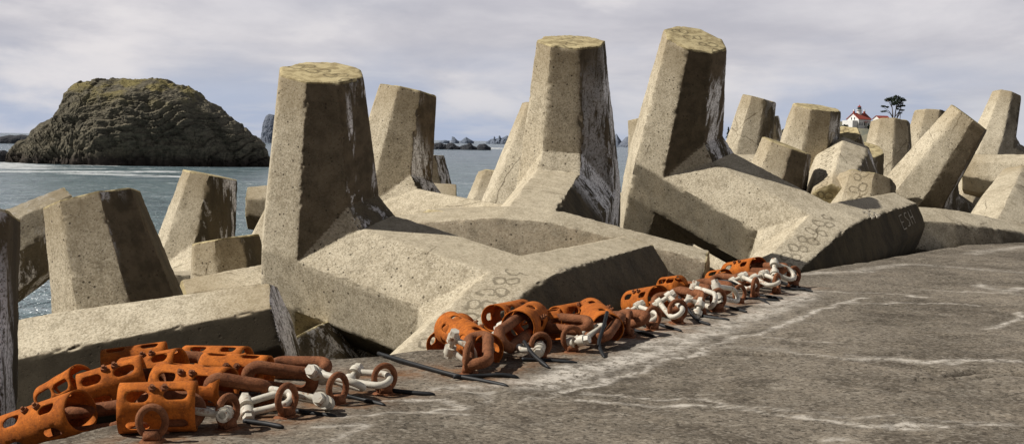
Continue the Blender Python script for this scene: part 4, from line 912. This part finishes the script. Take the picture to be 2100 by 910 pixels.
# ------------------------------------------------------------------ headland with lighthouse
HY_ = 760.0
def hl(u, v, y=HY_): return at(u, v, y)
def build_headland():
    xs = np.linspace(hl(1440, 300).x, hl(2500, 300).x, 150); ys = np.linspace(640, 1250, 60); vs, fs = [], []
    for y in ys:
        for x in xs:
            u = 1050+F_PX*x/760.0
            def tri(a, b, c, d): return max(0, min(1, (u-a)/(b-a)))*max(0, min(1, (d-u)/(d-c)))
            knoll = 13.6*tri(1640, 1745, 1900, 2100)
            h = knoll*max(0, min(1, (y-690)/55))*max(0, 1-max(0, y-900)/250)+4.5*tri(1450, 1500, 2400, 2500)*max(0, min(1, (y-800)/80))
            h += 1.2*noise.noise(Vector((x*.05, y*.05, 0)))+.6*noise.noise(Vector((x*.2, y*.2, 0)))
            vs.append((x, y, -8.5+max(-1, h*1.48)))
    nx = len(xs)
    for i in range(len(ys)-1):
        for j in range(nx-1): a = i*nx+j; fs.append((a, a+1, a+nx+1, a+nx))
    s = NT('headland_grass'); P = s.n('ShaderNodeNewGeometry').outputs['Position']
    n = s.noise(P, .12, 6, .75); n2 = s.noise(P, .6, 4, .8)
    c = s.mix(s.ss(n, .38, .62), (.105, .10, .045), (.22, .185, .085)); c = s.mix(s.math('MULTIPLY', s.ss(n2, .5, .36), .7), c, (.05, .052, .028))
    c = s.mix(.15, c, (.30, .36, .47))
    me = bpy.data.meshes.new('headland_hill'); me.from_pydata(vs, [], fs); tag(mesh_obj('headland_hill', me, s.finish(c, .95)), kind='structure')
build_headland()
WHITE = plain_mat('white_render', (.74, .73, .70), .8, .06, .5); REDR = plain_mat('red_shingle', (.31, .070, .05), .8, .25, 1.5); DARKW = plain_mat('dark_pane', (.03, .035, .045), .2, .2)
GREY = plain_mat('grey_trim', (.22, .22, .21), .7); GREEN = plain_mat('dark_door', (.03, .05, .05), .6); SHR = plain_mat('shrub_leaves', (.03, .038, .02), .9, .6, .8)
def box(bm, x0, x1, y0, y1, z0, z1):
    v = [bm.verts.new(p) for p in ((x0, y0, z0), (x1, y0, z0), (x1, y1, z0), (x0, y1, z0), (x0, y0, z1), (x1, y0, z1), (x1, y1, z1), (x0, y1, z1))]
    for f in ((0, 3, 2, 1), (4, 5, 6, 7), (0, 1, 5, 4), (1, 2, 6, 5), (2, 3, 7, 6), (3, 0, 4, 7)): bm.faces.new([v[i] for i in f])
def part_box(name, mat, par, *b):
    bm = bmesh.new(); box(bm, *b); return bm_obj(name, bm, mat, par, False)
def lighthouse():
    p = hl(1760.5, 262.5); t = tag(empty('lighthouse', p, (0, 0, math.radians(30))), 'white lighthouse cottage with red roof and round tower on the headland', 'lighthouse')
    L_, W_, Hh = 10.8, 10.0, 5.6; rz = 3.6
    bm = bmesh.new()                                                     # walls with gables
    V = [bm.verts.new(q) for q in ((0, 0, -1), (L_, 0, -1), (L_, W_, -1), (0, W_, -1), (0, 0, Hh), (L_, 0, Hh), (L_, W_, Hh), (0, W_, Hh), (0, W_/2, Hh+rz), (L_, W_/2, Hh+rz))]
    for f in ((0, 1, 5, 4), (2, 3, 7, 6), (3, 0, 4, 8, 7), (1, 2, 6, 9, 5)): bm.faces.new([V[i] for i in f])
    bm_obj('wall', bm, WHITE, t, False)
    bm = bmesh.new()
    for y0, sg in ((-.5, 1), (W_+.5, -1)):
        z0 = Hh-.28; a = [(-.5, y0, z0), (L_+.5, y0, z0), (L_+.5, W_/2, Hh+rz+.08), (-.5, W_/2, Hh+rz+.08)]
        lo = [bm.verts.new(q) for q in a]; hi = [bm.verts.new((q[0], q[1], q[2]+.32)) for q in a]
        bm.faces.new(lo); bm.faces.new(hi)
        for k in range(4): bm.faces.new((lo[k], lo[(k+1) % 4], hi[(k+1) % 4], hi[k]))
    rf = bm_obj('roof', bm, REDR, t, False)
    for x in (.7, L_-.9):
        ch = part_box('chimney', REDR, rf, x-.5, x+.5, W_/2-.5, W_/2+.5, Hh+rz-.6, Hh+rz+1.5); part_box('chimney_cap', WHITE, rf, x-.35, x+.35, W_/2-.35, W_/2+.35, Hh+rz+1.5, Hh+rz+2.5)
    # tower
    c = Vector((L_*.50, W_/2, 0)); bm = bmesh.new(); prism_bm(bm, c+Vector((0, 0, Hh+1)), Vector((0, 0, 1)), 1.75, 5.1, 20, 1.5); prism_bm(bm, c+Vector((0, 0, Hh+5.6)), Vector((0, 0, 1)), 2.0, .35, 20)
    tw = bm_obj('tower', bm, WHITE, t, auto=30)
    bm = bmesh.new(); prism_bm(bm, c+Vector((0, 0, Hh+6.1)), Vector((0, 0, 1)), 1.05, 1.75, 10); bm_obj('lantern', bm, DARKW, tw, False)
    bm = bmesh.new()
    for k in range(10): q = 2*math.pi*k/10; prism_bm(bm, c+Vector((math.cos(q)*1.1, math.sin(q)*1.1, Hh+6.1)), Vector((0, 0, 1)), .09, 1.75, 5)
    for z in (6.5, 7.0):
        tube_bm(bm, [c+Vector((math.cos(q)*1.85, math.sin(q)*1.85, Hh+z)) for q in [2*math.pi*k/20 for k in range(20)]], .05, 5, True)
    bm_obj('gallery_rail', bm, GREY, tw, False)
    bm = bmesh.new(); prism_bm(bm, c+Vector((0, 0, Hh+7.85)), Vector((0, 0, 1)), 1.35, .9, 14, .35); prism_bm(bm, c+Vector((0, 0, Hh+8.7)), Vector((0, 0, 1)), .28, .7, 8, .1); bm_obj('dome', bm, REDR, tw, False)
    part_box('tower_window', DARKW, tw, c.x-.25, c.x+.25, c.y-1.75, c.y-1.62, Hh+2.4, Hh+3.2)
    for x in (1.2, 3.0, 5.2, 9.0):
        w_ = part_box('window', DARKW, t, x-.42, x+.42, -.06, .02, 1.6, 3.4); part_box('sill', WHITE, w_, x-.55, x+.55, -.16, .02, 1.42, 1.58)
    for y in (3.6, 6.2):
        w_ = part_box('window', DARKW, t, -.06, .02, y-.4, y+.4, 5.2, 6.7); part_box('sill', WHITE, w_, -.16, .02, y-.5, y+.5, 5.04, 5.18)
    part_box('porch', WHITE, t, 6.1, 8.1, -1.5, -.03, -1, 3.6); part_box('porch_roof', REDR, t, 4.6, 8.4, -1.8, -.04, 3.62, 4.0); part_box('door', GREEN, t, 6.6, 7.6, -1.56, -1.48, .1, 2.9)
    part_box('lean_to', WHITE, t, -4.3, -.03, 1.0, 9.8, -1.5, 4.7)
    an = part_box('annex', WHITE, t, L_+.03, L_+2.7, 1.0, 7.5, -1.5, 3.8); part_box('annex_window', DARKW, an, L_+1.0, L_+1.8, .93, 1.0, 1.4, 2.7)
lighthouse()
def shed():
    p = hl(1803, 258, 790); t = tag(empty('shed', p, (0, 0, math.radians(25))), 'small red roofed shed half hidden below the cypress', 'shed')
    bm = bmesh.new(); V = [bm.verts.new(q) for q in ((0, 0, -2), (9, 0, -2), (9, 6, -2), (0, 6, -2), (0, 0, 4.6), (9, 0, 4.6), (9, 6, 4.6), (0, 6, 4.6), (0, 3, 6.4), (9, 3, 6.4))]
    for f in ((0, 1, 5, 4), (2, 3, 7, 6), (3, 0, 4, 8, 7), (1, 2, 6, 9, 5)): bm.faces.new([V[i] for i in f])
    bm_obj('wall', bm, WHITE, t, False); bm = bmesh.new()
    for y0 in (-.5, 6.5):
        a = [(-.4, y0, 4.35), (9.4, y0, 4.35), (9.4, 3, 6.5), (-.4, 3, 6.5)]; lo = [bm.verts.new(q) for q in a]; hi = [bm.verts.new((q[0], q[1], q[2]+.25)) for q in a]; bm.faces.new(lo); bm.faces.new(hi)
        for k in range(4): bm.faces.new((lo[k], lo[(k+1) % 4], hi[(k+1) % 4], hi[k]))
    bm_obj('roof', bm, REDR, t, False)
shed()
BARK = plain_mat('cypress_bark', (.16, .115, .085), .9, .3, .6); LEAF = plain_mat('cypress_foliage', (.042, .055, .035), .9, .5, .5, .1); CONF = plain_mat('conifer_foliage', (.05, .07, .06), .9, .4, .4, .1)
def leaves(bm, c, rx, ry, rz, n, sz, rg):
    for _ in range(n):
        while True:
            q = Vector((rg.uniform(-1, 1), rg.uniform(-1, 1), rg.uniform(-1, 1)))
            if q.length < 1: break
        p = c+Vector((q.x*rx, q.y*ry, q.z*rz)); a = Vector((rg.gauss(0, 1), rg.gauss(0, 1), rg.gauss(0, .5))).normalized(); b = a.cross(Vector((rg.gauss(0, 1), rg.gauss(0, 1), rg.gauss(0, 1)))).normalized(); s_ = sz*rg.uniform(.6, 1.3)
        bm.faces.new([bm.verts.new(p+a*s_), bm.verts.new(p+b*s_*.6), bm.verts.new(p-a*s_), bm.verts.new(p-b*s_*.6)])
def cypress():
    y0 = 780.0; base = at(1834, 254, y0); k = y0/F_PX; rg = random.Random(5)
    t = tag(empty('cypress_tree', base), 'lone flat topped cypress tree on the skyline right of the lighthouse', 'tree')
    px = lambda u, v, dy=0.0: at(u, v, y0)-base+Vector((0, dy, 0))
    bm = bmesh.new()
    limbs = [[(1831, 256), (1831, 236), (1830, 222), (1828, 212)], [(1833, 256), (1836, 236), (1838, 222), (1841, 206)], [(1836, 256), (1841, 238), (1846, 226), (1851, 214)], [(1845, 256), (1846, 244), (1848, 230), (1850, 222)],
             [(1831, 240), (1824, 229), (1817, 224), (1811, 219)], [(1832, 244), (1826, 233), (1819, 229), (1812, 229)], [(1830, 222), (1824, 211), (1819, 206)], [(1838, 222), (1845, 212), (1852, 207)], [(1838, 244), (1846, 234), (1852, 228)], [(1837, 238), (1843, 230), (1848, 219)]]
    for i, l in enumerate(limbs):
        dy = rg.uniform(-1.5, 1.5); tube_bm(bm, [px(u, v, dy*q/len(l)) for q, (u, v) in enumerate(l)], .3, 6, rs=[(.50 if i < 3 else .26)*(1-.22*q) for q in range(len(l))])
    bm_obj('trunk', bm, BARK, t)
    bm = bmesh.new()
    for u, v, rx, rz, n in ((1822, 205, 7, 4, 260), (1830, 203, 8, 4.5, 320), (1840, 200, 8, 5, 340), (1848, 204, 8, 4, 280), (1834, 209, 10, 5, 360), (1846, 211, 9, 4, 300), (1852, 206, 6, 2.4, 160), (1852, 217, 6, 2.2, 160), (1845, 218, 6, 3, 170), (1812, 218, 6, 1.8, 150), (1818, 220, 4, 2, 100), (1810, 229, 5, 1.8, 110), (1815, 228, 3, 1.5, 50), (1850, 226, 5, 1.6, 110), (1846, 232, 4, 1.6, 70), (1840, 224, 4, 2, 70), (1833, 214, 6, 2.5, 120)):
        leaves(bm, px(u, v, rg.uniform(-2, 2)), rx*k, rx*k*.9, rz*k, n, .42, rg)
    bm_obj('crown', bm, LEAF, t, None, False)
def conifer(u, v, h, label, y0=900, w_=.28):
    base = at(u, v, y0); rg = random.Random(int(u)); t = tag(empty('conifer_tree', base), label, 'tree', None)
    bm = bmesh.new(); tube_bm(bm, [Vector((0, 0, -2)), Vector((0, 0, h*.5)), Vector((0, 0, h))], .3, 6, rs=[.4, .3, .1]); bm_obj('trunk', bm, BARK, t)
    bm = bmesh.new()
    for k in range(11): z = h*(.15+.083*k); leaves(bm, Vector((rg.uniform(-.3, .3), 0, z)), h*w_*(1.04-.09*k), h*w_*(1.04-.09*k), h*.06, 60, .45, rg)
    bm_obj('crown', bm, CONF, t, None, False)
_bm_obj = bm_obj
def bm_obj(name, bm, mat, parent=None, smooth=True, auto=None):
    me = bpy.data.meshes.new(name)
    if smooth is False and auto is False: pass
    bmesh.ops.recalc_face_normals(bm, faces=bm.faces) if name not in ('crown',) else None
    bm.to_mesh(me); bm.free(); o = mesh_obj(name, me, mat, parent, bool(smooth))
    if auto: me.set_sharp_from_angle(angle=math.radians(auto))
    return o
cypress()
conifer(1616, 276, 6.5, 'small dark conifer between the two upright right hand dolosse')
conifer(1494, 286, 9, 'conifer peeping past the tallest leaning leg', 900, .22)
conifer(1606, 278, 4.5, 'lower shrubby conifer left of the small one', 890, .4)
def shrubs():
    rg = random.Random(9)
    for i, (u, v, w_, h, lab) in enumerate(((1784, 263, 2.0, 1.2, 'low dark shrub below the lighthouse porch'), (1793, 264, 2.6, 1.5, 'wide dark shrub right of the lighthouse steps'), (1799, 258, 1.6, 2.2, 'tall shrub at the lighthouse annex corner'), (1733, 261, 2.2, 1.2, 'shrub left of the lighthouse lean to'))):
        p = at(u, v, 745); bm = bmesh.new(); leaves(bm, Vector((0, 0, h*.5)), w_, 1.2, h, 220, .4, rg); o = bm_obj('crown', bm, SHR, None, False); o.name = 'shrub'; o.location = p
        tag(o, lab, 'shrub')
shrubs()
# ------------------------------------------------------------------ camera, sun, sky
cd = bpy.data.cameras.new('camera'); cam = bpy.data.objects.new('camera', cd); C.objects.link(cam)
r, u, f = cam_axes()
cam.matrix_world = Matrix(((r.x, u.x, -f.x, 0), (r.y, u.y, -f.y, 0), (r.z, u.z, -f.z, 0), (0, 0, 0, 1)))
cd.sensor_fit = 'HORIZONTAL'; cd.sensor_width = 36.0; cd.lens = 36.0*F_PX/W_PX
cd.clip_start = .1; cd.clip_end = 60000
sc = bpy.context.scene; sc.camera = cam
SUN = Vector((-.72, -.04, .69)).normalized()
sd = bpy.data.lights.new('sun', 'SUN'); sd.energy = 5.0; sd.angle = math.radians(.53); sd.color = (1, .95, .87)
so = bpy.data.objects.new('sun', sd); C.objects.link(so); so.rotation_euler = SUN.to_track_quat('Z', 'Y').to_euler()
w = bpy.data.worlds.new('World'); sc.world = w; w.use_nodes = True
sc.view_settings.view_transform = 'Standard'; sc.view_settings.look = 'None'; sc.view_settings.exposure = 0
nt = w.node_tree; nt.nodes.clear()
class WT(NT):
    def __init__(s): s.t = nt
s = WT()
out = s.n('ShaderNodeOutputWorld'); bg = s.n('ShaderNodeBackground'); s.l(bg.outputs[0], out.inputs[0])
sky = s.n('ShaderNodeTexSky', sky_type='NISHITA'); sky.sun_disc = False
sky.sun_elevation = math.asin(SUN.z); sky.sun_rotation = math.atan2(SUN.x, SUN.y); sky.altitude = 0; sky.air_density = 1.0; sky.dust_density = 1.5
bg.inputs[1].default_value = .1
D_ = s.n('ShaderNodeTexCoord').outputs['Generated']; d = s.sep(D_)
el = s.math('MAXIMUM', d[2], .0)
# cloud sheet seen from below: project the direction on a high plane
zz = s.math('ADD', el, .10)
cp = s.comb(s.math('DIVIDE', d[0], zz), s.math('DIVIDE', d[1], zz), 0.0)
n1 = s.noise(s.scalev(cp, (1.0, .55, 1)), .9, 7, .56, dist=.3); n2 = s.noise(s.scalev(cp, (1.0, .7, 1)), .35, 5, .5)
n3 = s.noise(s.scalev(D_, (3.5, 3.5, 11)), 1.5, 6, .55, dist=.25)
K = 10.0
def kc(r_, g_, b_): return (r_*K, g_*K, b_*K)
cl = s.mix(s.ss(s.math('ADD', s.math('MULTIPLY', n1, .55), s.math('MULTIPLY', n3, .45)), .36, .66), kc(.50, .49, .545), kc(.76, .73, .755))
cl = s.mix(s.math('MULTIPLY', s.ss(n3, .53, .66), .8), cl, kc(.78, .745, .755))
cl = s.mix(s.math('MULTIPLY', s.ss(n2, .5, .36), .35), cl, kc(.43, .45, .53))
low = s.ss(s.math('ADD', el, s.math('MULTIPLY', s.math('SUBTRACT', n3, .5), .09)), .085, .0)
hzc = s.mix(s.ss(n3, .42, .62), kc(.41, .49, .66), kc(.58, .61, .69))
cl = s.mix(s.math('MULTIPLY', low, .85), cl, hzc)
band = s.math('MULTIPLY', s.ss(el, .075, .045), s.ss(s.noise(s.scalev(D_, (5, 5, 40)), 1.2, 5, .6), .52, .66))
cl = s.mix(s.math('MULTIPLY', band, .55), cl, kc(.62, .63, .69))
fin = s.mix(.93, sky.outputs[0], cl)
fin = s.mix(s.math('MULTIPLY', s.ss(d[2], .13, .34), .80), fin, kc(.030, .033, .042))   # darkness added overhead, out of view, to lower the ambient light
back = s.math('MULTIPLY', s.ss(d[1], .45, -.25), .75)  # unseen darkening added behind the camera to cut fill light
fin = s.mix(back, fin, kc(.07, .075, .09))
side = s.math('MULTIPLY', s.math('MULTIPLY', s.ss(d[0], .48, .75), s.ss(d[2], .55, .2)), .8)
fin = s.mix(side, fin, kc(.98, .97, 1.02))          # brightness added to the sky at right, out of frame, as fill light
fin = s.mix(s.ss(d[2], -.01, -.06), fin, kc(.14, .14, .15))
pale = s.math('MULTIPLY', s.ss(s.vmath('DISTANCE', D_, (-.36, .93, .075), out=1), .16, .02), .6)
fin = s.mix(s.math('MULTIPLY', pale, s.ss(n3, .38, .6)), fin, kc(.84, .80, .80))
s.l(fin, bg.inputs[0])
